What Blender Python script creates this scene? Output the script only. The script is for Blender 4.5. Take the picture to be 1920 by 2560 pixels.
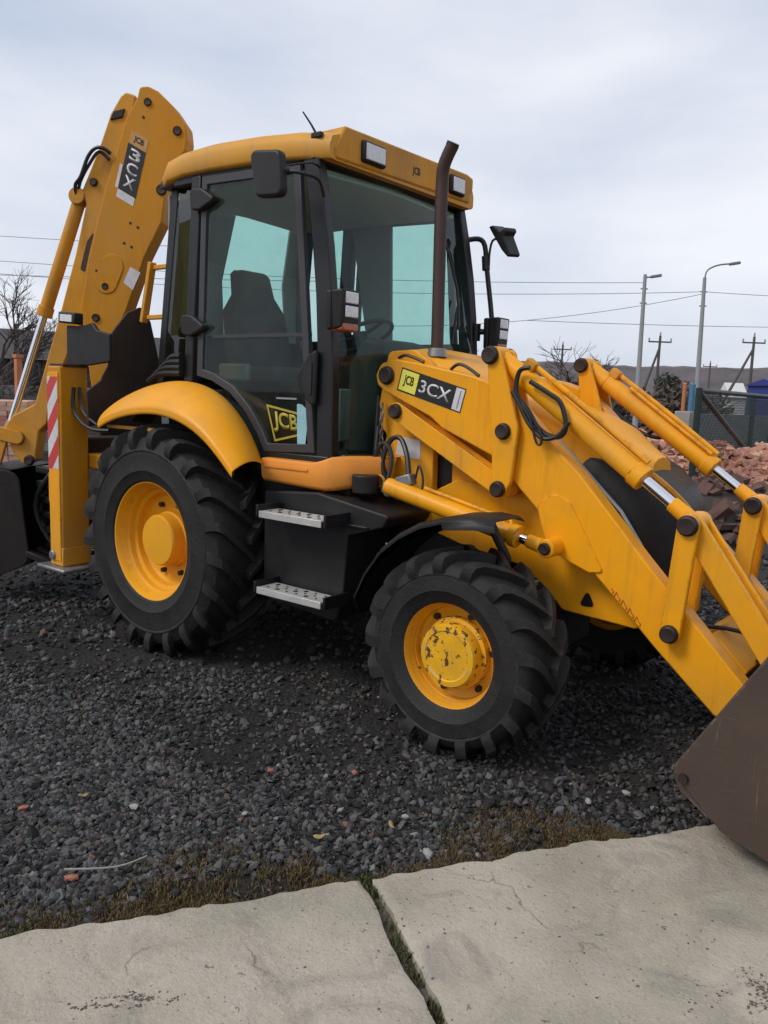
import bpy, math, random
import numpy as np
from mathutils import Vector, Matrix

for o in list(bpy.data.objects): bpy.data.objects.remove(o)
scene = bpy.context.scene
col = scene.collection
rnd = random.Random(7)
PI = math.pi

# ------------------------------------------------------------------ camera
cd = bpy.data.cameras.new("camera"); cam = bpy.data.objects.new("camera", cd); col.objects.link(cam)
YAW, PITCH, ROLL = 0.6674, -0.1435, 0.0362
fw = Vector((-math.sin(YAW)*math.cos(PITCH), math.cos(YAW)*math.cos(PITCH), math.sin(PITCH)))
rt = Vector((math.cos(YAW), math.sin(YAW), 0)); up = rt.cross(fw)
R_ = math.cos(ROLL)*rt + math.sin(ROLL)*up; U_ = -math.sin(ROLL)*rt + math.cos(ROLL)*up
cam.matrix_world = Matrix(((R_.x, U_.x, -fw.x, 4.1501), (R_.y, U_.y, -fw.y, -4.0195), (R_.z, U_.z, -fw.z, 1.6318), (0, 0, 0, 1)))
cd.sensor_fit = 'VERTICAL'; cd.sensor_height = 36; cd.sensor_width = 27; cd.lens = 28.80; cd.clip_end = 3000; cd.clip_start = 0.05
scene.camera = cam
scene.render.resolution_x = 768; scene.render.resolution_y = 1024

# ------------------------------------------------------------------ world: overcast sky with soft cloud
SUN_EL, SUN_AZ = math.radians(46), math.radians(207)   # azimuth measured from +Y clockwise (toward +X)
w = bpy.data.worlds.new("World"); scene.world = w; w.use_nodes = True
nt = w.node_tree; nt.nodes.clear()
def wn(t, **kw):
    n = nt.nodes.new(t)
    for k, v in kw.items(): setattr(n, k, v)
    return n
L = nt.links.new
sky = wn('ShaderNodeTexSky', sky_type='NISHITA', sun_disc=False, sun_elevation=SUN_EL, sun_rotation=SUN_AZ, air_density=1.0, dust_density=2.0)
tc = wn('ShaderNodeTexCoord')
mp = wn('ShaderNodeMapping'); mp.inputs['Scale'].default_value = (1.0, 1.0, 3.2); L(tc.outputs['Generated'], mp.inputs[0])
n1 = wn('ShaderNodeTexNoise'); n1.inputs['Scale'].default_value = 1.7; n1.inputs['Detail'].default_value = 6; n1.inputs['Roughness'].default_value = 0.5
L(mp.outputs[0], n1.inputs['Vector'])
cr = wn('ShaderNodeValToRGB'); cr.color_ramp.elements[0].position = 0.30; cr.color_ramp.elements[1].position = 0.68
cr.color_ramp.elements[0].color = (0.40, 0.46, 0.58, 1); cr.color_ramp.elements[1].color = (0.72, 0.73, 0.77, 1)
L(n1.outputs['Fac'], cr.inputs[0])
sc = wn('ShaderNodeVectorMath', operation='SCALE'); sc.inputs['Scale'].default_value = 0.10; L(sky.outputs[0], sc.inputs[0])
mx = wn('ShaderNodeMixRGB'); mx.inputs[0].default_value = 0.88; L(sc.outputs[0], mx.inputs[1]); L(cr.outputs[0], mx.inputs[2])
bg = wn('ShaderNodeBackground'); bg.inputs['Strength'].default_value = 1.15; L(mx.outputs[0], bg.inputs['Color'])
ow = wn('ShaderNodeOutputWorld'); L(bg.outputs[0], ow.inputs['Surface'])

# ------------------------------------------------------------------ sun behind cloud
sd = bpy.data.lights.new("sun", 'SUN'); sd.energy = 1.5; sd.angle = math.radians(18); sd.color = (1.0, 0.95, 0.87)
so = bpy.data.objects.new("sun", sd); col.objects.link(so)
sdir = Vector((math.sin(SUN_AZ)*math.cos(SUN_EL), math.cos(SUN_AZ)*math.cos(SUN_EL), math.sin(SUN_EL)))
so.rotation_euler = sdir.to_track_quat('Z', 'Y').to_euler()
so.location = (6, -8, 12)
vs = scene.view_settings; vs.view_transform = 'Standard'; vs.look = 'None'; vs.exposure = 0.22; vs.gamma = 1.0; vs.use_curve_mapping = False

# ------------------------------------------------------------------ materials
MATS = {}
def nd(t, typ, **kw):
    n = t.nodes.new(typ)
    for k, v in kw.items():
        if k in n.inputs: n.inputs[k].default_value = v
        else: setattr(n, k, v)
    return n
def mat(name, c, rough=0.5, metal=0.0, var=0.12, vscale=6.0, bump=0.0, bscale=80.0, dirt=0.0, dirtc=(0.10, 0.085, 0.065), dscale=5.0,
        chips=0.0, chipc=(0.03, 0.022, 0.018), chscale=14.0, coat=0.0, attr=None, stretch=None, spec=0.5, rvar=0.12, fine=0.0, edge=0.0, edgec=(.06, .035, .022), scr=0.0, scrc=(.5, .45, .38), dust=0.0, dustc=(.42, .30, .17), streak=0.0, streakc=(.30, .14, .03)):
    m = bpy.data.materials.new(name); m.use_nodes = True; t = m.node_tree; l = t.links.new
    b = t.nodes['Principled BSDF']; b.inputs['Roughness'].default_value = rough; b.inputs['Metallic'].default_value = metal
    b.inputs['Coat Weight'].default_value = coat; b.inputs['Coat Roughness'].default_value = 0.15; b.inputs['Specular IOR Level'].default_value = spec
    tcn = nd(t, 'ShaderNodeTexCoord'); vec = tcn.outputs['Object']
    if stretch:
        mpn = nd(t, 'ShaderNodeMapping'); mpn.inputs['Scale'].default_value = stretch; l(vec, mpn.inputs[0]); vec = mpn.outputs[0]
    no = nd(t, 'ShaderNodeTexNoise', Scale=vscale, Detail=6.0, Roughness=0.6); l(vec, no.inputs['Vector'])
    mr = nd(t, 'ShaderNodeMapRange'); mr.inputs[1].default_value = 0.25; mr.inputs[2].default_value = 0.75
    mr.inputs[3].default_value = 1-var; mr.inputs[4].default_value = 1+var; l(no.outputs['Fac'], mr.inputs[0])
    sc_ = nd(t, 'ShaderNodeVectorMath', operation='SCALE'); l(mr.outputs[0], sc_.inputs['Scale'])
    if attr:
        a = nd(t, 'ShaderNodeAttribute'); a.attribute_name = attr; l(a.outputs['Color'], sc_.inputs[0])
    else:
        rgb = nd(t, 'ShaderNodeRGB'); rgb.outputs[0].default_value = (*c, 1); l(rgb.outputs[0], sc_.inputs[0])
    cur = sc_.outputs[0]
    if fine > 0:
        nf = nd(t, 'ShaderNodeTexNoise', Scale=bscale*2.2, Detail=3.0); l(vec, nf.inputs['Vector'])
        mf = nd(t, 'ShaderNodeMapRange'); mf.inputs[1].default_value = .3; mf.inputs[2].default_value = .7; mf.inputs[3].default_value = 1-fine; mf.inputs[4].default_value = 1+fine
        l(nf.outputs['Fac'], mf.inputs[0]); s2 = nd(t, 'ShaderNodeVectorMath', operation='SCALE'); l(cur, s2.inputs[0]); l(mf.outputs[0], s2.inputs['Scale']); cur = s2.outputs[0]
    def overlay(cur, amount, colr, scale, lo, hi, det):
        nn = nd(t, 'ShaderNodeTexNoise', Scale=scale, Detail=det, Roughness=0.65); l(vec, nn.inputs['Vector'])
        rr = nd(t, 'ShaderNodeMapRange'); rr.inputs[1].default_value = lo; rr.inputs[2].default_value = hi; rr.inputs[4].default_value = amount
        l(nn.outputs['Fac'], rr.inputs[0])
        mm = nd(t, 'ShaderNodeMixRGB'); l(rr.outputs[0], mm.inputs[0]); l(cur, mm.inputs[1]); mm.inputs[2].default_value = (*colr, 1)
        return mm.outputs[0], rr.outputs[0]
    if dirt > 0: cur, _ = overlay(cur, dirt, dirtc, dscale, 0.46, 0.72, 8.0)
    if chips > 0: cur, _ = overlay(cur, 1.0, chipc, chscale, 0.74-chips*.25, 0.76-chips*.25, 10.0)
    if dust > 0: cur, _ = overlay(cur, dust, dustc, 1.3, 0.42, 0.70, 9.0)
    if streak > 0:
        ms_ = nd(t, 'ShaderNodeMapping'); ms_.inputs['Scale'].default_value = (13, 13, 1.1); l(tcn.outputs['Object'], ms_.inputs[0])
        ns_ = nd(t, 'ShaderNodeTexNoise', Scale=1.0, Detail=7.0, Roughness=.65); l(ms_.outputs[0], ns_.inputs['Vector'])
        rs2 = nd(t, 'ShaderNodeMapRange'); rs2.inputs[1].default_value = .54; rs2.inputs[2].default_value = .74; rs2.inputs[4].default_value = streak; l(ns_.outputs['Fac'], rs2.inputs[0])
        mm = nd(t, 'ShaderNodeMixRGB'); l(rs2.outputs[0], mm.inputs[0]); l(cur, mm.inputs[1]); mm.inputs[2].default_value = (*streakc, 1); cur = mm.outputs[0]
    if scr > 0:
        for sc3 in ((4, 4, 130), (110, 4, 5)):
            mq = nd(t, 'ShaderNodeMapping'); mq.inputs['Scale'].default_value = sc3; mq.inputs['Rotation'].default_value = (.3, .5, .2); l(tcn.outputs['Object'], mq.inputs[0])
            nq = nd(t, 'ShaderNodeTexNoise', Scale=1.0, Detail=4.0, Roughness=.6); l(mq.outputs[0], nq.inputs['Vector'])
            rq = nd(t, 'ShaderNodeMapRange'); rq.inputs[1].default_value = .66; rq.inputs[2].default_value = .72; rq.inputs[4].default_value = scr; l(nq.outputs['Fac'], rq.inputs[0])
            mm = nd(t, 'ShaderNodeMixRGB'); l(rq.outputs[0], mm.inputs[0]); l(cur, mm.inputs[1]); mm.inputs[2].default_value = (*scrc, 1); cur = mm.outputs[0]
    if edge > 0:
        bv = nd(t, 'ShaderNodeBevel', Radius=.010); bv.samples = 4; gm = nd(t, 'ShaderNodeNewGeometry')
        dt = nd(t, 'ShaderNodeVectorMath', operation='DOT_PRODUCT'); l(bv.outputs[0], dt.inputs[0]); l(gm.outputs['Normal'], dt.inputs[1])
        em = nd(t, 'ShaderNodeMapRange'); em.inputs[1].default_value = .995; em.inputs[2].default_value = .93; l(dt.outputs['Value'], em.inputs[0])
        ne = nd(t, 'ShaderNodeTexNoise', Scale=17.0, Detail=8.0, Roughness=.7); l(vec, ne.inputs['Vector'])
        rn = nd(t, 'ShaderNodeMapRange'); rn.inputs[1].default_value = .50; rn.inputs[2].default_value = .60; rn.inputs[4].default_value = edge; l(ne.outputs['Fac'], rn.inputs[0])
        mu_ = nd(t, 'ShaderNodeMath', operation='MULTIPLY'); l(em.outputs[0], mu_.inputs[0]); l(rn.outputs[0], mu_.inputs[1])
        mm = nd(t, 'ShaderNodeMixRGB'); l(mu_.outputs[0], mm.inputs[0]); l(cur, mm.inputs[1]); mm.inputs[2].default_value = (*edgec, 1); cur = mm.outputs[0]
    l(cur, b.inputs['Base Color'])
    rr = nd(t, 'ShaderNodeMapRange'); rr.inputs[3].default_value = max(0.02, rough-rvar); rr.inputs[4].default_value = min(1, rough+rvar)
    l(no.outputs['Fac'], rr.inputs[0]); l(rr.outputs[0], b.inputs['Roughness'])
    if bump > 0:
        bn = nd(t, 'ShaderNodeTexNoise', Scale=bscale, Detail=5.0); l(vec, bn.inputs['Vector'])
        bp = nd(t, 'ShaderNodeBump', Strength=bump, Distance=0.01); l(bn.outputs['Fac'], bp.inputs['Height']); l(bp.outputs[0], b.inputs['Normal'])
    MATS[name] = m; return m

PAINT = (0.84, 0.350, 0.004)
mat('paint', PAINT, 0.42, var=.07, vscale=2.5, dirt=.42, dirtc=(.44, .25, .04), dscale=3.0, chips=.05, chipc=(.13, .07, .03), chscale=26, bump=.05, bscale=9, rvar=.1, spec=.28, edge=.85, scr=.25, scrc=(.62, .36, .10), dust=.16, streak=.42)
mat('paint_mudguard', PAINT, 0.40, var=.07, vscale=2.5, dirt=.30, dirtc=(.40, .22, .06), dscale=4.0, chips=.02, chipc=(.12, .06, .02), chscale=26, spec=.3, scr=.25, scrc=(.60, .40, .16), dust=.16)
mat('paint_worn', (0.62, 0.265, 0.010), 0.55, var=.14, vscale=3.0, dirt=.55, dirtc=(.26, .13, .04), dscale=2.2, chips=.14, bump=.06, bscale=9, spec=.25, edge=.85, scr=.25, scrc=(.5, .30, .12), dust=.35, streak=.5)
mat('paint_rear_shaded', (0.57, 0.232, 0.004), 0.55, spec=.2, streak=.45, edge=.8, scr=.25, scrc=(.45, .24, .07), dust=.25, chips=.04, chscale=22, var=.10, vscale=2.0, dirt=.45, dirtc=(.25, .12, .035), dscale=2.0, bump=.05, bscale=8)  # weathered yellow, base darkened further to carry the boom's shaded tone
mat('paint_chipped', (0.78, 0.40, 0.010), 0.55, var=.14, chips=.74, chscale=30, chipc=(.09, .045, .02), spec=.3, edge=.9, edgec=(.5, .4, .28), dirt=.4, dirtc=(.35, .2, .06))
mat('paint_rim', (0.80, 0.36, 0.006), 0.5, spec=.3, edge=.35, edgec=(.40, .19, .03), dust=.22, dustc=(.40, .24, .10), var=.06, dirt=.35, dirtc=(.40, .22, .06), dscale=6, chips=.13, chscale=9)
mat('plastic_orange', (0.80, 0.29, 0.04), 0.55, spec=.3, var=.06, dirt=.4, dirtc=(.42, .22, .10), dscale=4)
mat('roof_paint', (0.64, 0.295, 0.022), 0.5, spec=.3, edge=.5, dust=.35, scr=.2, streak=.3, streakc=(.34, .20, .08), var=.06, vscale=2, dirt=.35, dirtc=(.40, .21, .08), dscale=2.5, bump=.04, bscale=6)
mat('black_plastic', (0.010, 0.010, 0.011), 0.5, spec=.35, var=.2, dirt=.5, dirtc=(.026, .024, .022), scr=.4, scrc=(.05, .048, .045), dust=.3, dustc=(.036, .031, .026))
mat('black_frame', (0.011, 0.011, 0.013), 0.42, var=.15, dirt=.25, dirtc=(.03, .03, .03), spec=.4)
mat('grey_frame', (0.038, 0.037, 0.043), 0.5, var=.1)
mat('rubber', (0.011, 0.011, 0.0115), 0.68, spec=.35, var=.25, vscale=9, dirt=.6, dirtc=(.026, .024, .021), dscale=9, dust=.5, dustc=(.026, .023, .020), edge=.6, edgec=(.060, .055, .048), scr=.3, scrc=(.04, .037, .034), bump=.25, bscale=60)
mat('hose', (0.012, 0.012, 0.013), 0.45, var=.2)
mat('steel_pin', (0.05, 0.036, 0.032), 0.45, .6, var=.25, vscale=20)
mat('chrome', (0.78, 0.78, 0.80), 0.12, 1.0, var=.03, rvar=.04)
mat('rust_brown', (0.036, 0.022, 0.017), 0.7, var=.3, vscale=6, dirt=.5, dirtc=(.03, .02, .016))
mat('bucket_steel', (0.076, 0.051, 0.038), 0.55, .25, var=.18, vscale=3, dirt=.6, dirtc=(.060, .043, .034), dscale=5, chips=.14, chipc=(.24, .20, .165), chscale=24, scr=.75, scrc=(.19, .155, .125), edge=.8, edgec=(.26, .22, .19), bump=.12, bscale=30)
mat('dark_steel', (0.016, 0.012, 0.011), 0.6, var=.3, vscale=6, dirt=.4, dirtc=(.03, .02, .015), scr=.4, scrc=(.05, .04, .035), spec=.3)
mat('exhaust_rust', (0.070, 0.042, 0.036), 0.6, .4, var=.2, vscale=8, stretch=(1, 1, .3))
mat('aluminium', (0.55, 0.54, 0.52), 0.5, .35, var=.15, dirt=.4, dirtc=(.22, .2, .18), bump=.3, bscale=120)
mat('headliner', (0.70, 0.68, 0.64), 0.85, var=.06)
mat('cab_trim', (0.24, 0.245, 0.25), 0.8, var=.1)
mat('seat_fabric', (0.035, 0.038, 0.042), 0.9, var=.15, bump=.04, bscale=60)
mat('interior_dark', (0.010, 0.012, 0.012), 0.7, var=.2)
mat('grey_panel', (0.20, 0.20, 0.21), 0.6, var=.1)
mat('lamp_lens', (0.62, 0.62, 0.64), 0.12, .0, var=.2, vscale=40, coat=1)
mat('indicator', (0.35, 0.07, 0.01), 0.25, var=.1, coat=.6)
mat('decal_black', (0.010, 0.010, 0.012), 0.4, var=.1)
mat('decal_yellow', (0.72, 0.68, 0.08), 0.4, var=.05)
mat('decal_white', (0.62, 0.60, 0.62), 0.45, var=.08, dirt=.4, dirtc=(.4, .36, .32), dscale=20)
mat('decal_red', (0.55, 0.045, 0.045), 0.45, var=.08, dirt=.3, dirtc=(.4, .1, .08))
mat('decal_dirty', (0.50, 0.27, 0.08), 0.6, var=.2, vscale=20)
mat('door_logo', (0.36, 0.30, 0.03), 0.5, var=.1)
mat('pale_blue', (0.30, 0.55, 0.62), 0.3, var=.25, vscale=3)
mat('red_chalk', (0.42, 0.07, 0.02), 0.8, var=.3, vscale=60)
mat('grey_metal', (0.28, 0.28, 0.28), 0.45, .7, var=.25, vscale=20, dirt=.4)
mat('concrete', (0.37, 0.335, 0.295), 0.9, var=.10, vscale=2.2, fine=.10, bscale=45, bump=.35, dirt=.35, dirtc=(.25, .225, .18), dscale=3.5, chips=.05, chipc=(.09, .08, .065), chscale=34)
mat('old_concrete', (0.30, 0.29, 0.27), 0.9, var=.15, vscale=3, bump=.3, bscale=30, dirt=.5, dirtc=(.16, .15, .13))
mat('grey_board', (0.21, 0.22, 0.22), 0.85, var=.15, vscale=3, dirt=.4, dirtc=(.09, .09, .085))
mat('dark_green', (0.010, 0.025, 0.022), 0.5, var=.15)
mat('wire_grey', (0.16, 0.17, 0.17), 0.5, .5, var=.1)
mat('cable', (0.16, 0.16, 0.17), 0.6, var=.05)
mat('pole_concrete', (0.30, 0.30, 0.31), 0.85, var=.1)
mat('pole_wood', (0.10, 0.085, 0.08), 0.9, var=.2)
mat('bark', (0.055, 0.042, 0.036), 0.95, var=.3, vscale=20)
mat('twig_grey', (0.10, 0.08, 0.075), 0.95, var=.2)
mat('hill_wood', (0.095, 0.082, 0.085), 1.0, var=.35, vscale=.05)
mat('far_leaf', (0.035, 0.045, 0.030), 0.9, var=.4, vscale=3)
mat('blue_cladding', (0.02, 0.035, 0.20), 0.5, var=.05)
mat('white_wall', (0.62, 0.62, 0.60), 0.8, var=.05)
mat('dark_roof', (0.055, 0.050, 0.050), 0.8, var=.25, vscale=2)
mat('shed_wall', (0.075, 0.060, 0.052), 0.9, var=.3, vscale=4)
mat('orange_post', (0.48, 0.17, 0.07), 0.7, var=.15)
mat('blue_post', (0.06, 0.17, 0.28), 0.6, var=.15)
mat('pallet_wood', (0.24, 0.17, 0.11), 0.9, var=.25, vscale=12)
for i, c in enumerate([(0.58, 0.25, 0.16), (0.62, 0.33, 0.23), (0.50, 0.20, 0.13), (0.64, 0.40, 0.29)]):
    mat('brick%d' % i, c, 0.9, var=.18, vscale=8, bump=.3, bscale=60, dirt=.3, dirtc=(.5, .33, .25), dscale=10)
for i, c in enumerate([(0.115, 0.060, 0.045), (0.09, 0.055, 0.045), (0.14, 0.075, 0.055)]):
    mat('old_brick%d' % i, c, 0.95, var=.25, vscale=8, bump=.3, bscale=60, dirt=.4, dirtc=(.06, .045, .038), dscale=8)
mat('gravel_stone', (0, 0, 0), 0.8, var=.18, vscale=40, bump=.3, bscale=120, attr='tint', spec=.35)
mat('leaf_yellow', (0.27, 0.21, 0.08), 0.7, var=.15)
mat('pale_stone', (0.27, 0.26, 0.245), 0.8, var=.15, vscale=30)
mat('brick_shard', (0.30, 0.115, 0.07), 0.85, var=.2, vscale=30)
mat('dry_twig', (0.30, 0.27, 0.25), 0.9, var=.2, vscale=40)
mat('grass', (0, 0, 0), 0.8, var=.15, attr='tint', spec=.2)
mat('mud', (0.105, 0.088, 0.07), 0.95, var=.3, vscale=14, bump=.8, bscale=50)

def ground_mat():
    m = bpy.data.materials.new('ground_soil'); m.use_nodes = True; t = m.node_tree; l = t.links.new
    b = t.nodes['Principled BSDF']; b.inputs['Roughness'].default_value = .9; b.inputs['Specular IOR Level'].default_value = .25
    tcn = nd(t, 'ShaderNodeTexCoord')
    big = nd(t, 'ShaderNodeTexNoise', Scale=.55, Detail=6.0, Roughness=.6); l(tcn.outputs['Object'], big.inputs['Vector'])
    sm = nd(t, 'ShaderNodeTexNoise', Scale=45.0, Detail=6.0, Roughness=.7); l(tcn.outputs['Object'], sm.inputs['Vector'])
    vo = nd(t, 'ShaderNodeTexVoronoi', Scale=38.0); l(tcn.outputs['Object'], vo.inputs['Vector'])
    r1 = nd(t, 'ShaderNodeValToRGB'); e = r1.color_ramp.elements
    e[0].position = .35; e[0].color = (.013, .0125, .0125, 1); e[1].position = .66; e[1].color = (.036, .033, .031, 1); l(big.outputs['Fac'], r1.inputs[0])
    r2 = nd(t, 'ShaderNodeMapRange'); r2.inputs[1].default_value = .3; r2.inputs[2].default_value = .72; r2.inputs[3].default_value = .55; r2.inputs[4].default_value = 1.6; l(sm.outputs['Fac'], r2.inputs[0])
    s = nd(t, 'ShaderNodeVectorMath', operation='SCALE'); l(r1.outputs[0], s.inputs[0]); l(r2.outputs[0], s.inputs['Scale'])
    # beyond the yard the gravel gives way to brown turf
    sep = nd(t, 'ShaderNodeSeparateXYZ'); l(tcn.outputs['Object'], sep.inputs[0])
    ln = nd(t, 'ShaderNodeVectorMath', operation='LENGTH'); l(tcn.outputs['Object'], ln.inputs[0])
    fr = nd(t, 'ShaderNodeMapRange'); fr.inputs[1].default_value = 11; fr.inputs[2].default_value = 22; l(ln.outputs['Value'], fr.inputs[0])
    mm = nd(t, 'ShaderNodeMixRGB'); l(fr.outputs[0], mm.inputs[0]); l(s.outputs[0], mm.inputs[1]); mm.inputs[2].default_value = (.075, .065, .045, 1)
    l(mm.outputs[0], b.inputs['Base Color'])
    ad = nd(t, 'ShaderNodeMath', operation='ADD'); l(sm.outputs['Fac'], ad.inputs[0]); l(vo.outputs['Distance'], ad.inputs[1])
    bp = nd(t, 'ShaderNodeBump', Strength=.8, Distance=.02); l(ad.outputs[0], bp.inputs['Height']); l(bp.outputs[0], b.inputs['Normal'])
    MATS['ground_soil'] = m
ground_mat()

def slab_mat():
    m = bpy.data.materials.new('slab_concrete'); m.use_nodes = True; t = m.node_tree; l = t.links.new
    b = t.nodes['Principled BSDF']; b.inputs['Roughness'].default_value = .92; b.inputs['Specular IOR Level'].default_value = .25
    tcn = nd(t, 'ShaderNodeTexCoord'); V = tcn.outputs['Object']
    def noise(sc, det=6.0, ro=.6, dist=0.0):
        n = nd(t, 'ShaderNodeTexNoise', Scale=sc, Detail=det, Roughness=ro, Distortion=dist); l(V, n.inputs['Vector']); return n.outputs['Fac']
    def rng(x, a, b_, c, d):
        r = nd(t, 'ShaderNodeMapRange'); r.inputs[1].default_value = a; r.inputs[2].default_value = b_; r.inputs[3].default_value = c; r.inputs[4].default_value = d; l(x, r.inputs[0]); return r.outputs[0]
    def mixc(fac, a, colr):
        n = nd(t, 'ShaderNodeMixRGB'); l(fac, n.inputs[0]); l(a, n.inputs[1]); n.inputs[2].default_value = (*colr, 1); return n.outputs[0]
    base = nd(t, 'ShaderNodeRGB'); base.outputs[0].default_value = (.425, .38, .31, 1); cur = base.outputs[0]
    cur = mixc(rng(noise(1.6), .40, .60, 0, .80), cur, (.30, .275, .215))
    cur = mixc(rng(noise(4.5, 8, .7, .6), .50, .70, 0, .45), cur, (.43, .385, .33))
    cur = mixc(rng(noise(2.6, 9, .7, 1.2), .50, .64, 0, .70), cur, (.235, .215, .185))
    cur = mixc(rng(noise(9, 9, .75, .5), .52, .70, 0, .45), cur, (.27, .245, .20))
    cur = mixc(rng(noise(3.3, 8, .7, .8), .55, .72, 0, .40), cur, (.33, .305, .20))
    cur = mixc(rng(noise(95, 3, .6), .56, .72, 0, .50), cur, (.24, .215, .18))
    cur = mixc(rng(noise(120, 2, .5), .60, .70, 0, .45), cur, (.50, .47, .42))
    # pits: small dark cells, only some of them
    wob = nd(t, 'ShaderNodeTexNoise', Scale=60.0); l(V, wob.inputs['Vector']); wa_ = nd(t, 'ShaderNodeVectorMath', operation='SCALE'); wa_.inputs['Scale'].default_value = .05; l(wob.outputs['Color'], wa_.inputs[0]); wb_ = nd(t, 'ShaderNodeVectorMath', operation='ADD'); l(V, wb_.inputs[0]); l(wa_.outputs[0], wb_.inputs[1])
    vo = nd(t, 'ShaderNodeTexVoronoi', Scale=22.0); l(wb_.outputs[0], vo.inputs['Vector'])
    pit = rng(vo.outputs['Distance'], .10, .20, 1, 0); cs = nd(t, 'ShaderNodeSeparateColor'); l(vo.outputs['Color'], cs.inputs[0])
    sel = rng(cs.outputs[0], .88, .90, 0, .7); mu = nd(t, 'ShaderNodeMath', operation='MULTIPLY'); l(pit, mu.inputs[0]); l(sel, mu.inputs[1])
    cur = mixc(mu.outputs[0], cur, (.085, .072, .055))
    vo2 = nd(t, 'ShaderNodeTexVoronoi', Scale=75.0); l(V, vo2.inputs['Vector'])
    cs2 = nd(t, 'ShaderNodeSeparateColor'); l(vo2.outputs['Color'], cs2.inputs[0]); mu2 = nd(t, 'ShaderNodeMath', operation='MULTIPLY'); l(rng(vo2.outputs['Distance'], .12, .26, .8, 0), mu2.inputs[0]); l(rng(cs2.outputs[0], .86, .88, 0, 1), mu2.inputs[1])
    cur = mixc(mu2.outputs[0], cur, (.13, .11, .085))
    cn = nd(t, 'ShaderNodeTexNoise', Scale=3.0, Detail=6.0); l(V, cn.inputs['Vector']); cs_ = nd(t, 'ShaderNodeVectorMath', operation='SCALE'); cs_.inputs['Scale'].default_value = .5; l(cn.outputs['Color'], cs_.inputs[0]); cv = nd(t, 'ShaderNodeVectorMath', operation='ADD'); l(V, cv.inputs[0]); l(cs_.outputs[0], cv.inputs[1])
    vc = nd(t, 'ShaderNodeTexVoronoi', Scale=1.15, feature='DISTANCE_TO_EDGE'); l(cv.outputs[0], vc.inputs['Vector'])
    mc = nd(t, 'ShaderNodeMath', operation='MULTIPLY'); l(rng(vc.outputs['Distance'], .0015, .006, .65, 0), mc.inputs[0]); l(rng(noise(1.9, 3, .5), .50, .58, 0, 1), mc.inputs[1])
    cur = mixc(mc.outputs[0], cur, (.13, .11, .085))
    l(cur, b.inputs['Base Color'])
    h1 = nd(t, 'ShaderNodeMath', operation='SUBTRACT'); l(noise(70, 5, .65), h1.inputs[0]); l(mu.outputs[0], h1.inputs[1])
    h2 = nd(t, 'ShaderNodeMath', operation='ADD'); l(h1.outputs[0], h2.inputs[0]); l(rng(noise(5, 8, .7), 0, 1, 0, 2.6), h2.inputs[1])
    bp = nd(t, 'ShaderNodeBump', Strength=.55, Distance=.012); l(h2.outputs[0], bp.inputs['Height']); l(bp.outputs[0], b.inputs['Normal'])
    MATS['slab_concrete'] = m
slab_mat()
def glass_mat(name, tint, refl=1.0):
    m = bpy.data.materials.new(name); m.use_nodes = True; t = m.node_tree; l = t.links.new; t.nodes.clear()
    tr = nd(t, 'ShaderNodeBsdfTransparent', Color=(*tint, 1)); gl = nd(t, 'ShaderNodeBsdfGlossy', Roughness=.03, Color=(.9, .95, .95, 1))
    fr = nd(t, 'ShaderNodeFresnel', IOR=1.45); ge = nd(t, 'ShaderNodeNewGeometry')
    inv = nd(t, 'ShaderNodeMath', operation='SUBTRACT'); inv.inputs[0].default_value = 1.0; l(ge.outputs['Backfacing'], inv.inputs[1])      # the inner face of a thin pane adds no mirror image
    m0 = nd(t, 'ShaderNodeMath', operation='MULTIPLY'); m0.inputs[1].default_value = refl; l(fr.outputs[0], m0.inputs[0])
    mu = nd(t, 'ShaderNodeMath', operation='MULTIPLY'); l(m0.outputs[0], mu.inputs[0]); l(inv.outputs[0], mu.inputs[1])
    ms = nd(t, 'ShaderNodeMixShader'); l(mu.outputs[0], ms.inputs[0]); l(tr.outputs[0], ms.inputs[1]); l(gl.outputs[0], ms.inputs[2])
    tcn = nd(t, 'ShaderNodeTexCoord'); nz = nd(t, 'ShaderNodeTexNoise', Scale=3.5, Detail=8.0, Roughness=.7); l(tcn.outputs['Object'], nz.inputs['Vector'])
    mr = nd(t, 'ShaderNodeMapRange'); mr.inputs[1].default_value = .45; mr.inputs[2].default_value = .78; mr.inputs[3].default_value = .006; mr.inputs[4].default_value = .055; l(nz.outputs['Fac'], mr.inputs[0])
    df = nd(t, 'ShaderNodeBsdfDiffuse', Color=(.30, .31, .29, 1)); m2 = nd(t, 'ShaderNodeMixShader'); l(mr.outputs[0], m2.inputs[0]); l(ms.outputs[0], m2.inputs[1]); l(df.outputs[0], m2.inputs[2])
    o = nd(t, 'ShaderNodeOutputMaterial'); l(m2.outputs[0], o.inputs[0]); MATS[name] = m
glass_mat('cab_glass', (.77, .90, .87), .8)
glass_mat('quarter_glass', (.64, .58, .36), .8)

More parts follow.
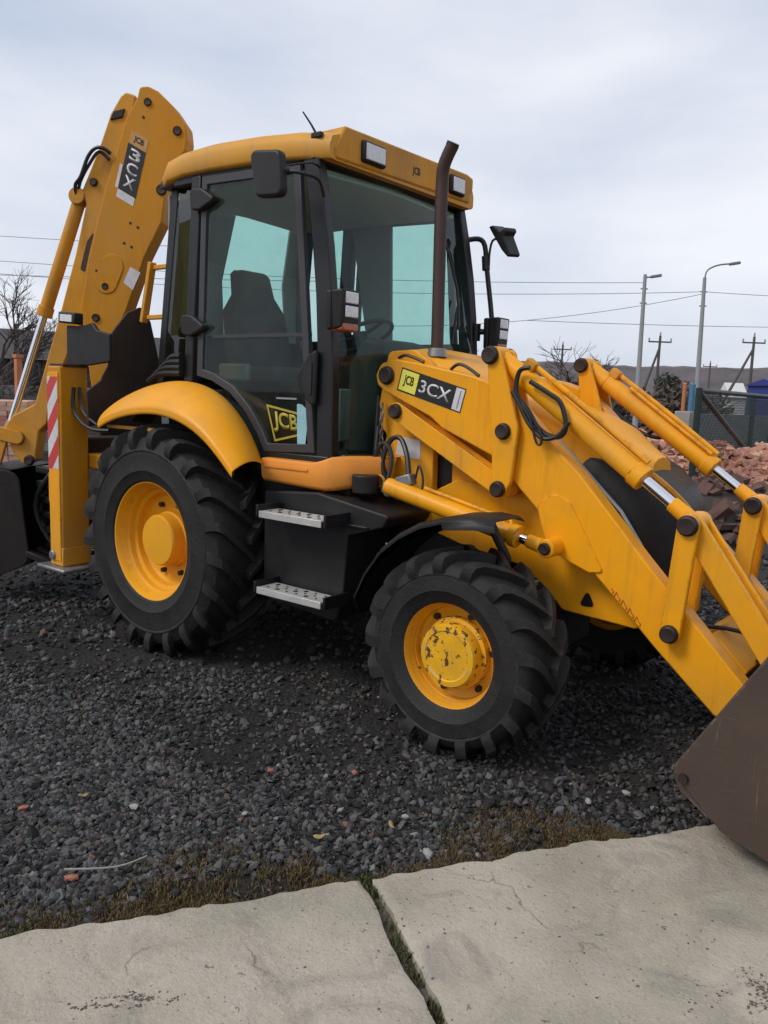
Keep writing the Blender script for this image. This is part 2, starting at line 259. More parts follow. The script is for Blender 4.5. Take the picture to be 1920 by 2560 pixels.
# ------------------------------------------------------------------ mesh helpers
class MB:
    def __init__(s): s.v = []; s.f = []
    def add(s, vs, fs):
        o = len(s.v); s.v += [tuple(p) for p in vs]; s.f += [tuple(i+o for i in f) for f in fs]; return s
    def box(s, c, d, rot=None):
        M = rot.to_matrix() if rot is not None else Matrix.Identity(3)
        c = Vector(c); vs = [c + M @ Vector((x*d[0]/2, y*d[1]/2, z*d[2]/2)) for x in (-1, 1) for y in (-1, 1) for z in (-1, 1)]
        return s.add(vs, [(0, 1, 3, 2), (4, 6, 7, 5), (0, 4, 5, 1), (2, 3, 7, 6), (0, 2, 6, 4), (1, 5, 7, 3)])
    def plate(s, pts, y0, y1):                      # outline in XZ, extruded along Y
        n = len(pts); a = sum(pts[i][0]*pts[(i+1) % n][1]-pts[(i+1) % n][0]*pts[i][1] for i in range(n))
        if a < 0: pts = pts[::-1]
        lo, hi = min(y0, y1), max(y0, y1)
        vs = [(x, lo, z) for x, z in pts] + [(x, hi, z) for x, z in pts]
        return s.add(vs, [tuple(range(n)), tuple(range(2*n-1, n-1, -1))] + [((i+1) % n, i, n+i, n+(i+1) % n) for i in range(n)])
    def prism(s, pts3, d):                          # planar polygon extruded by vector d
        n = len(pts3); d = Vector(d); vs = [Vector(p) for p in pts3]; vs = vs+[p+d for p in vs]
        return s.add(vs, [tuple(range(n-1, -1, -1)), tuple(range(n, 2*n))] + [(i, (i+1) % n, n+(i+1) % n, n+i) for i in range(n)])
    def cyl(s, p0, p1, r0, r1=None, n=24, caps=True):
        r1 = r0 if r1 is None else r1; p0 = Vector(p0); p1 = Vector(p1); d = (p1-p0).normalized()
        a = d.orthogonal().normalized(); b = d.cross(a)
        vs = []
        for p, r in ((p0, r0), (p1, r1)):
            vs += [p + r*(math.cos(2*PI*i/n)*a + math.sin(2*PI*i/n)*b) for i in range(n)]
        fs = [(i, (i+1) % n, n+(i+1) % n, n+i) for i in range(n)]
        if caps: fs += [tuple(range(n-1, -1, -1)), tuple(range(n, 2*n))]
        return s.add(vs, fs)
    def tube(s, path, r, n=10, smooth=4, caps=True):
        P = [Vector(p) for p in path]
        if smooth > 1 and len(P) > 2:
            Q = []
            for i in range(len(P)-1):
                a, b, c, d = P[max(i-1, 0)], P[i], P[i+1], P[min(i+2, len(P)-1)]
                for k in range(smooth):
                    t = k/smooth
                    Q.append(0.5*((2*b)+(-a+c)*t+(2*a-5*b+4*c-d)*t*t+(-a+3*b-3*c+d)*t**3))
            Q.append(P[-1]); P = Q
        m = len(P); rr = r if isinstance(r, (list, tuple)) else None
        nrm = None; vs = []
        for i in range(m):
            t = (P[min(i+1, m-1)]-P[max(i-1, 0)]).normalized()
            if nrm is None: nrm = t.orthogonal().normalized()
            else:
                nrm = nrm - t*nrm.dot(t)
                nrm = nrm.normalized() if nrm.length > 1e-6 else t.orthogonal().normalized()
            b = t.cross(nrm); q = r if rr is None else rr[0]+(rr[1]-rr[0])*i/(m-1)
            vs += [P[i]+q*(math.cos(2*PI*k/n)*nrm+math.sin(2*PI*k/n)*b) for k in range(n)]
        fs = [(i*n+k, i*n+(k+1) % n, (i+1)*n+(k+1) % n, (i+1)*n+k) for i in range(m-1) for k in range(n)]
        if caps: fs += [tuple(range(n-1, -1, -1)), tuple(range((m-1)*n, m*n))]
        return s.add(vs, fs)
    def lathe(s, prof, c, n=64, closed=False):      # prof: (r, y) about the Y axis through c
        c = Vector(c); m = len(prof); vs = []
        for r, y in prof: vs += [(c.x+r*math.sin(2*PI*k/n), c.y+y, c.z+r*math.cos(2*PI*k/n)) for k in range(n)]
        fs = [(i*n+k, i*n+(k+1) % n, (i+1)*n+(k+1) % n, (i+1)*n+k) for i in range(m-1) for k in range(n)]
        if closed: fs += [((m-1)*n+k, (m-1)*n+(k+1) % n, (k+1) % n, k) for k in range(n)]
        return s.add(vs, fs)
    def grid(s, rows, thick=None):                  # rows of points; with thick, a closed shell offset by the vector
        m, n = len(rows), len(rows[0]); vs = [Vector(p) for r in rows for p in r]
        fs = [(i*n+j, i*n+j+1, (i+1)*n+j+1, (i+1)*n+j) for i in range(m-1) for j in range(n-1)]
        if thick is not None:
            t = Vector(thick); k = m*n; vs = vs+[p+t for p in vs]
            fs = fs+[tuple(k+i for i in f[::-1]) for f in fs]
            bd = [j for j in range(n)]+[i*n+n-1 for i in range(1, m)]+[(m-1)*n+j for j in range(n-2, -1, -1)]+[i*n for i in range(m-2, 0, -1)]
            fs += [(bd[i], k+bd[i], k+bd[(i+1) % len(bd)], bd[(i+1) % len(bd)]) for i in range(len(bd))]
        return s.add(vs, fs)
    def mesh(s, name, m, smooth=35):
        me = bpy.data.meshes.new(name); me.from_pydata(s.v, [], s.f); me.update()
        import bmesh
        bm = bmesh.new(); bm.from_mesh(me); bmesh.ops.recalc_face_normals(bm, faces=bm.faces[:]); bm.to_mesh(me); bm.free()
        me.materials.append(MATS[m])
        if smooth: me.shade_smooth(); me.set_sharp_from_angle(angle=math.radians(smooth))
        return me
    def build(s, name, m, parent=None, bevel=0.0, smooth=35, seg=2):
        o = bpy.data.objects.new(name, s.mesh(name, m, smooth)); col.objects.link(o)
        if parent is not None: o.parent = parent
        if bevel > 0:
            bv = o.modifiers.new('bevel', 'BEVEL'); bv.width = bevel; bv.segments = seg; bv.limit_method = 'ANGLE'; bv.angle_limit = math.radians(40); bv.harden_normals = False
        return o
def tag(o, label, cat, group=None):
    o['label'] = label; o['category'] = cat
    if group: o['group'] = group
    return o
def thing(name, label, cat, loc=(0, 0, 0), group=None):
    o = bpy.data.objects.new(name, None); col.objects.link(o); o.location = loc; o.empty_display_size = .2
    return tag(o, label, cat, group)
def struct(o): o['kind'] = 'structure'; return o
def stuff(o): o['kind'] = 'stuff'; return o
def fillet(pts, r, k=5):
    out = []; n = len(pts)
    for i in range(n):
        p = Vector(pts[i][:2]); a = Vector(pts[i-1][:2]); b = Vector(pts[(i+1) % n][:2])
        rr = pts[i][2] if len(pts[i]) > 2 else r
        da = a-p; db = b-p; ang = da.angle(db, PI)
        if rr <= 0 or ang > PI-.12: out.append((p.x, p.y)); continue
        d = min(rr/math.tan(ang/2), .48*da.length, .48*db.length)
        A = p+da.normalized()*d; B = p+db.normalized()*d
        for q in range(k+1):
            t = q/k; z = (1-t)**2*A+2*t*(1-t)*p+t*t*B; out.append((z.x, z.y))
    return out
def ring(c, r, n=20, a0=0, a1=2*PI): return [(c[0]+r*math.cos(a0+(a1-a0)*i/n), c[1]+r*math.sin(a0+(a1-a0)*i/n)) for i in range(n + (0 if abs(a1-a0) >= 2*PI-1e-6 else 1))]
def bar2(p, q, w0, w1=None, k=8):                   # rounded link outline between two pins (XZ)
    w1 = w0 if w1 is None else w1; a = math.atan2(q[1]-p[1], q[0]-p[0])
    return ring(p, w0, k, a+PI/2, a+3*PI/2)+ring(q, w1, k, a-PI/2, a+PI/2)
def text_obj(body, name, m, parent, origin, xdir, ydir, size, extr=.0012, shear=0.0, bold=0.0, width=None):
    cu = bpy.data.curves.new('t', 'FONT'); cu.body = body; cu.size = 1.0; cu.extrude = 0.0; cu.align_x = 'CENTER'; cu.align_y = 'CENTER'; cu.shear = shear; cu.offset = bold
    to = bpy.data.objects.new('t', cu); col.objects.link(to); bpy.context.view_layer.update()
    me = bpy.data.meshes.new_from_object(to); bpy.data.objects.remove(to); bpy.data.curves.remove(cu)
    xs = [v.co.x for v in me.vertices]; ys = [v.co.y for v in me.vertices]
    cx, cy = (min(xs)+max(xs))/2, (min(ys)+max(ys))/2; h = max(ys)-min(ys); wd = max(xs)-min(xs)
    X = Vector(xdir).normalized(); Y = Vector(ydir).normalized(); N = X.cross(Y); O = Vector(origin)
    sy = size/h; sx = sy if width is None else width/wd
    for v in me.vertices: v.co = O + X*(v.co.x-cx)*sx + Y*(v.co.y-cy)*sy + N*extr
    me.materials.clear(); me.materials.append(MATS[m]); me.name = name
    o = bpy.data.objects.new(name, me); col.objects.link(o); o.parent = parent
    so_ = o.modifiers.new('solid', 'SOLIDIFY'); so_.thickness = extr; so_.offset = -1
    return o

# ------------------------------------------------------------------ ground and hills
def build_ground():
    mb = MB(); xs = [-900, -300, -100, -40, -20, -12]+[-8+.5*i for i in range(29)]+[8, 14, 30, 100, 400]
    ys = [-400, -100, -30, -12, -8]+[-6+.5*i for i in range(33)]+[13, 18, 30, 60, 150, 400, 900]
    mb.grid([[(x, y, 0.0) for x in xs] for y in ys])
    struct(mb.build('ground', 'ground_soil', None))
    # wooded ridge on the horizon: a closed solid ridge ring segment
    rows = []; r2 = random.Random(3)
    n = 300; prof = []
    for i in range(n+1):
        az = math.radians(-115+185*i/n)      # from +Y, positive toward -X side handled below
        prof.append(az)
    base = [.90+.045*math.sin(i*.07)+.012*math.sin(i*.31+1)+.008*r2.uniform(-1, 1) for i in range(n+1)]
    for d, hgt in ((430, 0.0), (470, .55), (500, .9), (540, 1.0), (640, .0)):
        rows.append([(4.15+d*math.sin(az), -4.02+d*math.cos(az), max(-.5, hgt*29*base[i]*(.985+.015*math.sin((i+d*.02)*.5))+ (r2.uniform(-.35, .35) if hgt > .5 else -.2))) for i, az in enumerate(prof)])
    struct(MB().grid(rows).build('hills', 'hill_wood', None, smooth=0))
build_ground()

# ------------------------------------------------------------------ concrete slabs in the foreground
EA, ED = Vector((2.571, -2.042, 0)), Vector((0.545, 0.838, 0)).normalized()   # gravel-side edge of the slabs
EN = Vector((ED.y, -ED.x, 0))                                                # away from the gravel, toward the camera
def slab(s0, s1, name, seed, parent):
    r = random.Random(seed); pts = []
    n = 40
    wob = [0]*4
    def edge(a, b, k, amp):
        out = []; off = 0
        for i in range(k):
            t = i/k; off = off*.75+r.uniform(-amp, amp)
            out.append(a.lerp(b, t)+(b-a).normalized().cross(Vector((0, 0, 1)))*off)
        return out
    A = EA+ED*s0; B = EA+ED*s1; Cc = B+EN*3.4; D = A+EN*3.4
    pts = edge(A, B, 110, .009)+edge(B, Cc, 90, .0055)+edge(Cc, D, 4, .0)+edge(D, A, 90, .0055)
    top = [Vector((p.x, p.y, .028+r.uniform(-.004, .002))) for p in pts]
    lo = [Vector((p.x, p.y, -.14)) for p in pts]
    m = len(pts); inner = []
    c = sum(top, Vector())/m
    inner = [Vector((p.x+(c.x-p.x)*.012, p.y+(c.y-p.y)*.012, .034)) for p in top]
    mb = MB(); mb.add(inner+top+lo, [tuple(range(m))]+[(i, m+i, m+(i+1) % m, (i+1) % m) for i in range(m)]+[(m+i, 2*m+i, 2*m+(i+1) % m, m+(i+1) % m) for i in range(m)])
    return mb.build(name, 'slab_concrete', parent, smooth=25)
pave = struct(MB().add([EA+ED*a+EN*b+Vector((0, 0, .004)) for a, b in ((-4, .05), (4, .05), (4, 3.3), (-4, 3.3))], [(0, 1, 2, 3)]).build('pavement', 'mud', None))
slab(-2.9, -.020, 'concrete_slab', 1, pave); slab(.020, 2.95, 'concrete_slab', 2, pave)


# ================================================================== backhoe loader
JB = thing('backhoe_loader', 'yellow backhoe loader with black cab parked on dark gravel', 'backhoe loader')

# ---------------- wheels
def tyre_mesh(prof_half, lug_path, n_lug, skew, lw, depth, c, phase):
    mb = MB()
    prof = [(r, -y) for y, r in prof_half] + [(r, y) for y, r in prof_half[::-1][1:]]
    mb.lathe(prof, c, 96)
    for side in (-1, 1):
        for k in range(n_lug):
            th0 = 2*PI*(k+(.5 if side > 0 else 0))/n_lug+phase
            rows = []; m = len(lug_path)
            for i, (y, rtop, fr) in enumerate(lug_path):
                th = th0-skew*fr; ww = lw[0]+(lw[1]-lw[0])*fr
                q = []
                for dw, dr in ((-ww, -depth), (-ww*.70, 0), (ww*.70, 0), (ww, -depth)):
                    a = th+dw/rtop; r = rtop+dr; yy = y*(.84 if dr else 1.0)
                    q.append((c[0]+r*math.sin(a), c[1]+side*yy, c[2]+r*math.cos(a)))
                rows.append(q)
            o = len(mb.v); mb.grid(rows)
            mb.f += [(o, o+1, o+2, o+3), tuple(o+(m-1)*4+j for j in (3, 2, 1, 0))]
    for i, (x, y, z) in enumerate(mb.v):             # weight on the tyre: flat foot, bulged sidewall
        k = max(0.0, min(1.0, (.17-z)/.17)); mb.v[i] = (x, c[1]+(y-c[1])*(1+.075*k*k*(2-k)), max(z, -.004+.02*(z+.03)))
    return mb
def wheel(kind, x, yrim, z, s):
    """s=-1 near side, +1 far side; yrim is the outer rim plane's |y|"""
    if kind == 'rear':
        yc = yrim-.19; c = (x, s*yc, z)
        half = [(.185, .355), (.205, .375), (.219, .425), (.224, .432), (.224, .440), (.221, .447), (.226, .52), (.2235, .545), (.2275, .551), (.2275, .559), (.221, .566), (.214, .585), (.190, .625), (.150, .648), (.08, .660), (.0, .664)]
        lug = [(-.012, .715, -.05), (.06, .714, .25), (.12, .711, .5), (.178, .703, .78), (.212, .690, .93), (.232, .662, 1.0), (.240, .622, 1.02), (.236, .585, 1.03)]
        ty = tyre_mesh(half, lug, 21, .30, (.024, .037), .058, c, .1)
        rimp = [(.350, -.37), (.372, -.355), (.373, -.345), (.335, -.30), (.330, -.09), (.345, -.03), (.362, -.014), (.370, -.012), (.374, 0), (.368, .006), (.358, .002), (.346, -.022), (.336, -.060), (.322, -.075), (.316, -.105), (.292, -.115), (.284, -.15), (.270, -.165), (.20, -.172), (.0, -.172)]
        hubp = [(.175, -.175), (.172, -.14), (.160, -.135), (.157, -.062), (.149, -.050), (.06, -.046), (0, -.045)]
        nutr, nuto, nn, hubm = .225, -.165, 8, 'paint_rim'
    else:
        yc = yrim-.135; c = (x, s*yc, z)
        half = [(.135, .243), (.150, .262), (.160, .298), (.1645, .303), (.1645, .309), (.163, .315), (.164, .36), (.162, .372), (.1655, .377), (.1645, .383), (.160, .388), (.154, .400), (.135, .422), (.10, .436), (.05, .443), (0, .445)]
        lug = [(-.010, .486, -.05), (.05, .485, .3), (.10, .481, .6), (.142, .472, .85), (.164, .456, .97), (.174, .425, 1.02), (.172, .392, 1.03)]
        ty = tyre_mesh(half, lug, 17, .36, (.025, .038), .048, c, .25)
        rimp = [(.24, -.27), (.256, -.26), (.25, -.25), (.225, -.22), (.222, -.06), (.246, -.012), (.254, -.008), (.2575, 0), (.252, .005), (.243, 0), (.236, -.020), (.232, -.052), (.219, -.062), (.214, -.09), (.19, -.10), (.0, -.10)]
        hubp = [(.168, -.10), (.166, -.066), (.150, -.06), (.147, -.006), (.141, .004), (.118, .006), (.112, .002), (0, .003)]
        nutr, nuto, nn, hubm = .190, -.10, 6, 'paint_chipped'
    yo = s*yrim
    rim = MB().lathe([(r, -s*0+s*o) for r, o in rimp], (x, yo, z), 72).build(kind+'_wheel', 'paint_rim', JB, smooth=30)
    ty.build('tyre', 'rubber', rim, smooth=28)
    MB().lathe([(r, s*o) for r, o in hubp], (x, yo, z), 48).build('hub', hubm, rim, smooth=30)
    for k in range(nn):
        a = 2*PI*k/nn+.35; px, pz = x+nutr*math.sin(a), z+nutr*math.cos(a)
        MB().cyl((px, yo+s*(nuto-.01), pz), (px, yo+s*(nuto+.024), pz), .017, .015, 6).build('wheel_nut', 'steel_pin', rim, smooth=0)
for s in (-1, 1):
    wheel('rear', 0, 1.043, .690, s)
    wheel('front', 2.18, 1.023, .468, s)

# ---------------- chassis, axles, front frame
mb = MB()
mb.box((.75, 0, .80), (2.3, .70, .32)); mb.box((-.45, 0, .95), (.7, .8, .5)); mb.box((.55, 0, 1.08), (1.4, 1.3, .22))
mb.build('chassis', 'interior_dark', JB, .01)
MB().cyl((0, -.84, .69), (0, .84, .69), .13, n=20).box((0, 0, .72), (.5, .5, .4)).build('rear_axle', 'interior_dark', JB, .008)
ax = MB(); ax.cyl((2.18, -.88, .468), (2.18, .88, .468), .085, n=18); ax.box((2.18, 0, .47), (.3, .35, .25))
ax.cyl((2.18, -.74, .34), (2.18, -.74, .62), .075, n=16); ax.cyl((2.18, .74, .34), (2.18, .74, .62), .075, n=16)
ax.build('front_axle', 'interior_dark', JB, .008)
for s in (-1, 1):
    pl = MB().plate(fillet([(1.60, 1.10, 0), (1.60, .92, 0), (1.83, .86), (2.225, .80), (2.36, .70), (2.44, .62), (2.82, .60, .03), (2.86, .72), (2.74, .84), (2.45, 1.02), (2.30, 1.16, 0), (1.80, 1.20, 0)], .05), s*.42, s*.385)
    fr = pl.build('front_frame_plate', 'paint', JB, .006)
    MB().plate(fillet([(2.565, .745), (2.525, .66), (2.607, .665)], .018), s*.4225, s*.424).build('frame_hole', 'decal_black', fr)
MB().box((2.62, 0, .68), (.44, .80, .10)).build('front_cross_member', 'paint', JB, .01)
MB().box((2.82, 0, .66), (.14, .5, .16)).build('tow_block', 'paint_worn', JB, .01)

# ---------------- loader tower plates and bonnet
for s in (-1, 1):
    tw = MB().plate(fillet([(1.33, 1.86), (1.30, 1.70), (1.275, 1.575), (1.30, 1.44), (1.34, 1.41), (1.31, 1.33), (1.30, 1.10, 0), (1.66, 1.10, 0), (1.655, 1.36), (1.70, 1.55), (1.62, 1.80), (1.50, 1.87)], .04), s*.45, s*.40).build('loader_tower', 'paint', JB, .006)
    if s < 0:
        MB().prism([(1.423, -.4512, 1.405), (1.570, -.4512, 1.389), (1.571, -.4512, 1.287), (1.405, -.4512, 1.304)], (0, -.001, 0)).build('blank_sticker', 'decal_white', tw)
def hood_z(x):
    k = [(1.27, 1.85), (1.39, 1.88), (1.52, 1.86), (1.72, 1.785), (1.92, 1.69), (2.12, 1.625), (2.32, 1.56), (2.45, 1.50), (2.55, 1.435), (2.64, 1.385), (2.72, 1.35)]
    for (a, b), (c, d) in zip(k, k[1:]):
        if a <= x <= c: return b+(d-b)*(x-a)/(c-a)
    return k[-1][1] if x > k[-1][0] else k[0][1]
rows = []
hx = [1.27, 1.30, 1.39, 1.52, 1.72, 1.92, 2.12, 2.32, 2.45, 2.55, 2.64, 2.70, 2.72]
for x in hx:
    z = hood_z(x); hw = .385 if x < 2.4 else .385-.26*max(0, (x-2.35)/.37)**2.2
    cs = []
    for y, dz in ((-1, -.42 if x < 2.3 else -.42+.24*(x-2.3)/.42), (-1, -.10), (-.97, -.04), (-.88, -.008), (-.5, .012), (0, .02), (.5, .012), (.88, -.008), (.97, -.04), (1, -.10), (1, -.42 if x < 2.3 else -.42+.24*(x-2.3)/.42)):
        cs.append((x, y*hw, z+dz))
    rows.append(cs)
# close nose
rows.append([(2.715, p[1]*.9, min(p[2], 1.34)-.04) for p in rows[-1]])
mb = MB().grid(rows); mb.f.append(tuple(range(len(rows[0]))))
hood = mb.build('bonnet', 'paint', JB, smooth=40)
side = fillet([(1.66, 1.42, 0), (1.66, 1.10, 0), (2.30, 1.10, 0), (2.46, 1.30, .05), (2.36, 1.38, .03), (2.0, 1.45, 0)], .03)
for s in (-1, 1):
    MB().plate(side, s*.392, s*.37).build('engine_side_panel', 'paint', hood, .005)
    MB().plate([(1.655, 1.36), (1.655, 1.11), (1.745, 1.11), (1.74, 1.32)], s*.396, s*.3925).build('side_gap_dark', 'decal_black', hood)  # black sheet paints in the dark gap beside the tower, no vent
# black grille housing under the nose, rounded in plan
rows = []
for x, hw, zt, zb in ((2.38, .372, 1.24, .98), (2.43, .374, 1.32, .94), (2.50, .374, 1.365, .90), (2.60, .372, 1.355, .86), (2.70, .355, 1.305, .82), (2.79, .315, 1.235, .80), (2.86, .245, 1.165, .80), (2.90, .16, 1.12, .80)):
    rows.append([(x, -hw, zb), (x, -hw, (zb+zt)/2), (x, -hw, zt-.03), (x, -hw*.95, zt), (x, 0, zt+.015), (x, hw*.95, zt), (x, hw, zt-.03), (x, hw, (zb+zt)/2), (x, hw, zb)])
mb = MB().grid(rows); mb.f += [tuple(range(9)), tuple(7*9+i for i in range(8, -1, -1))]
gr = mb.build('grille_housing', 'black_plastic', hood, smooth=40)
for k in range(9):
    z = .90+.022*k
    MB().box((2.905, 0, z), (.014, .28, .009)).build('grille_slat', 'black_frame', gr)
MB().tube([(2.70, -.36, 1.365), (2.77, -.33, 1.32), (2.84, -.27, 1.255), (2.90, -.19, 1.175), (2.93, -.14, 1.12)], .018, 8).build('grille_guard_bar', 'paint_worn', hood)

# ---------------- exhaust stack
ex = MB().tube([(1.545, -.30, 1.80), (1.543, -.30, 2.0), (1.533, -.30, 2.45), (1.530, -.30, 2.72), (1.545, -.31, 2.83), (1.60, -.315, 2.925)], .034, 20, 5).build('exhaust_pipe', 'exhaust_rust', JB)
MB().cyl((1.592, -.3135, 2.917), (1.601, -.315, 2.934), .0345, .0335, 20).build('exhaust_outlet', 'interior_dark', ex)
MB().lathe([(.0, 0), (.0, 0)], (0, 0, 0), 3) if False else None
MB().cyl((1.545, -.30, 1.84), (1.545, -.30, 1.885), .055, .047, 20).build('exhaust_collar', 'grey_metal', ex)

# ---------------- loader arms
PIN = {'A': (1.397, 1.728), 'B': (1.473, 1.541), 'C': (2.151, 1.473), 'D': (2.138, 1.194), 'E': (2.057, 1.832), 'F': (2.445, .953), 'G': (3.058, 1.133), 'H': (3.021, .660)}
arm_out = [(1.318, 1.730, .03), (1.348, 1.790, .04), (1.446, 1.815, .08), (1.598, 1.795, 0), (1.777, 1.763, 0), (1.939, 1.734, 0), (2.096, 1.684, .08), (2.200, 1.600, .1), (2.358, 1.452, 0), (2.534, 1.301, 0), (2.866, .952, 0), (3.309, .509, .04),
           (3.42, .40, .06), (3.40, .27, .08), (3.217, .335, 0), (2.945, .569, 0), (2.751, .749, 0), (2.600, .888, .02), (2.565, .895, .03), (2.50, .90, .05), (2.385, 1.064, .0), (2.188, 1.241, 0), (2.072, 1.346, .02), (1.76, 1.468, .05), (1.689, 1.520, .05), (1.381, 1.643, .05), (1.330, 1.680, .04)]
def pinhead(p, y, s, r, par, m='steel_pin', h=.022):
    o = MB().lathe([(r*1.12, s*-.004), (r*1.12, s*.008), (r*1.03, s*.012), (r*1.0, s*.012), (r, s*h), (r*.85, s*(h+.005)), (r*.4, s*(h+.003)), (0, s*(h+.003))], (p[0], y, p[1]), 24).build('pin', m, par, smooth=30)
    return o
for s in (-1, 1):
    yo = s*.54; yi = s*.44
    arm = MB().plate(fillet(arm_out, .0), yo, yi).build('loader_arm', 'paint', JB, .008)
    # welded gusset round the lift ram boss
    gus = fillet([(2.33, 1.14, .05), (2.42, 1.20, .05), (2.50, 1.17, .03), (2.69, .865, .02), (2.62, .855, .02), (2.49, .900, .03), (2.40, .945, .05)], .03)
    MB().plate(gus, s*.549, s*.539).build('arm_gusset', 'paint', arm, .003)
    pinhead(PIN['A'], s*.54, s, .044, arm)
    pinhead((2.445, .953), s*.655, s, .026, arm, 'steel_pin', .010)
    MB().cyl((2.445, s*.54, .953), (2.445, s*.655, .953), .045, n=24).build('ram_boss', 'paint', arm, .006)
    # levelling lever plates (pair) with their pins
    lev = fillet([(2.036, 1.825, .03), (2.050, 1.872, .03), (2.100, 1.862, .035), (2.165, 1.69, .12), (2.228, 1.494, .10), (2.203, 1.228, .06), (2.155, 1.150, .05), (2.098, 1.175, .04), (2.092, 1.35, 0)], .03)
    lo = MB().plate(lev, s*.582, s*.556).plate(lev, s*.435, s*.415).build('levelling_lever', 'paint', JB, .006)
    for k, r in (('C', .036), ('D', .036), ('E', .040)): pinhead(PIN[k], s*.582, s, r, lo)
    pinhead(PIN['E'], s*.415, -s, .038, lo)
    # levelling link back to the tower
    d = Vector((PIN['D'][0]-PIN['B'][0], 0, PIN['D'][1]-PIN['B'][1])).normalized(); n_ = Vector((-d.z, 0, d.x))
    lk = MB().plate(bar2(PIN['B'], PIN['D'], .048), s*.552, s*.545).plate(bar2(PIN['B'], PIN['D'], .048), s*.475, s*.468)
    b0, b1 = Vector((PIN['B'][0], s*.51, PIN['B'][1]))+d*.06, Vector((PIN['D'][0], s*.51, PIN['D'][1]))-d*.06
    lk.box((b0+b1)/2, ((b1-b0).length, .07, .05), Matrix.Rotation(-math.atan2(d.z, d.x), 3, 'Y').to_quaternion())
    lk = lk.build('levelling_link', 'paint', JB, .003)
    pinhead(PIN['B'], s*.552, s, .036, lk)
    # bucket tilt ram
    def P3(p, y): return Vector((p[0], y, p[1]))
    e, g = P3(PIN['E'], s*.497), P3(PIN['G'], s*.497); dd = (g-e).normalized(); L_ = (g-e).length
    end = e+dd*.92; nn_ = Vector((-dd.z, 0, dd.x))
    rm = MB().cyl(e+dd*.02, e+dd*.16, .043, .048, 28).cyl(e+dd*.16, end, .050, n=28).cyl(end-dd*.045, end+dd*.015, .058, n=28).cyl(e+Vector((0, -.045, 0)), e+Vector((0, .045, 0)), .045, n=20)
    rm = rm.build('tilt_ram', 'paint', JB, .004)
    MB().cyl(end, g-dd*.05, .026, n=20).build('ram_rod', 'chrome', rm)
    MB().cyl(g-dd*.13, g-dd*.03, .034, .038, 20).cyl(g+Vector((0, -.04, 0)), g+Vector((0, .04, 0)), .05, n=20).build('rod_eye', 'paint', rm, .004)
    # steel feed pipe and its cover along the ram
    MB().tube([e+dd*.20+nn_*.075, e+dd*.55+nn_*.078, e+dd*.90+nn_*.072], .013, 10, 2).tube([e+dd*.30+nn_*.062+Vector((0, s*-.03, 0)), e+dd*.88+nn_*.058+Vector((0, s*-.03, 0))], .011, 8, 1).build('feed_pipe', 'paint', rm)
    MB().box(e+dd*.17+nn_*.066, (.06, .05, .05), Matrix.Rotation(-math.atan2(dd.z, dd.x), 3, 'Y').to_quaternion()).build('pipe_union', 'paint_worn', rm, .006)
    # hoses looped at the ram foot
    if s < 0:
        hs = [[(2.269, 1.776), (2.214, 1.757), (2.205, 1.657), (2.268, 1.584), (2.340, 1.492), (2.429, 1.462), (2.470, 1.507), (2.438, 1.615), (2.374, 1.660), (2.274, 1.712)],
              [(2.19, 1.665), (2.235, 1.60), (2.285, 1.52), (2.36, 1.455), (2.44, 1.47), (2.49, 1.535)], [(2.25, 1.60), (2.30, 1.535), (2.335, 1.438), (2.36, 1.425), (2.36, 1.47), (2.32, 1.54)]]
    else:
        hs = [[(2.22, 1.76), (2.27, 1.70), (2.36, 1.66), (2.45, 1.58), (2.46, 1.50), (2.42, 1.46)], [(2.15, 1.62), (2.24, 1.55), (2.36, 1.47), (2.48, 1.44), (2.52, 1.48)]]
    for q, h in enumerate(hs):
        MB().tube([(x, s*(.575+.012*q), z) for x, z in h], .0115 if q < 2 else .006, 8, 5).build('hydraulic_hose', 'hose', rm)
    # lift ram
    a, b = P3((1.50, 1.150), s*.63), P3((2.445, .953), s*.63); dl = (b-a).normalized(); be = a+dl*.80
    lr = MB().cyl(a, be, .046, n=28).cyl(be-dl*.03, be+dl*.012, .055, n=28).build('lift_ram', 'paint', JB, .004)
    MB().cyl(be, b-dl*.1, .025, n=18).build('ram_rod', 'chrome', lr)
    MB().cyl(b-dl*.105, b-dl*.03, .032, .036, 18).cyl(b+Vector((0, -.022, 0)), b+Vector((0, .022, 0)), .044, n=20).build('rod_eye', 'paint', lr, .004)
    nl = Vector((-dl.z, 0, dl.x)); nl = nl if nl.z > 0 else -nl
    MB().tube([a+dl*.22+nl*.056+Vector((0, -s*.02, 0)), a+dl*.74+nl*.056+Vector((0, -s*.02, 0)), a+dl*.765+nl*.03], .010, 8, 1).build('feed_pipe', 'paint', lr)
    # tipping levers and links to the bucket
    tl = MB().plate(bar2(PIN['G'], PIN['H'], .046, .044), s*.592, s*.564).plate(bar2(PIN['G'], PIN['H'], .046, .044), s*.430, s*.405).build('tipping_lever', 'paint', JB, .006)
    for k, r in (('G', .040), ('H', .036)): pinhead(PIN[k], s*.592, s, r, tl)
    pinhead(PIN['G'], s*.405, -s, .040, tl)
    tk = MB().plate(bar2(PIN['G'], (3.52, .505), .050, .055), s*.556, s*.530).plate(bar2(PIN['G'], (3.52, .505), .050, .055), s*.462, s*.436).build('tipping_link', 'paint', JB, .005)
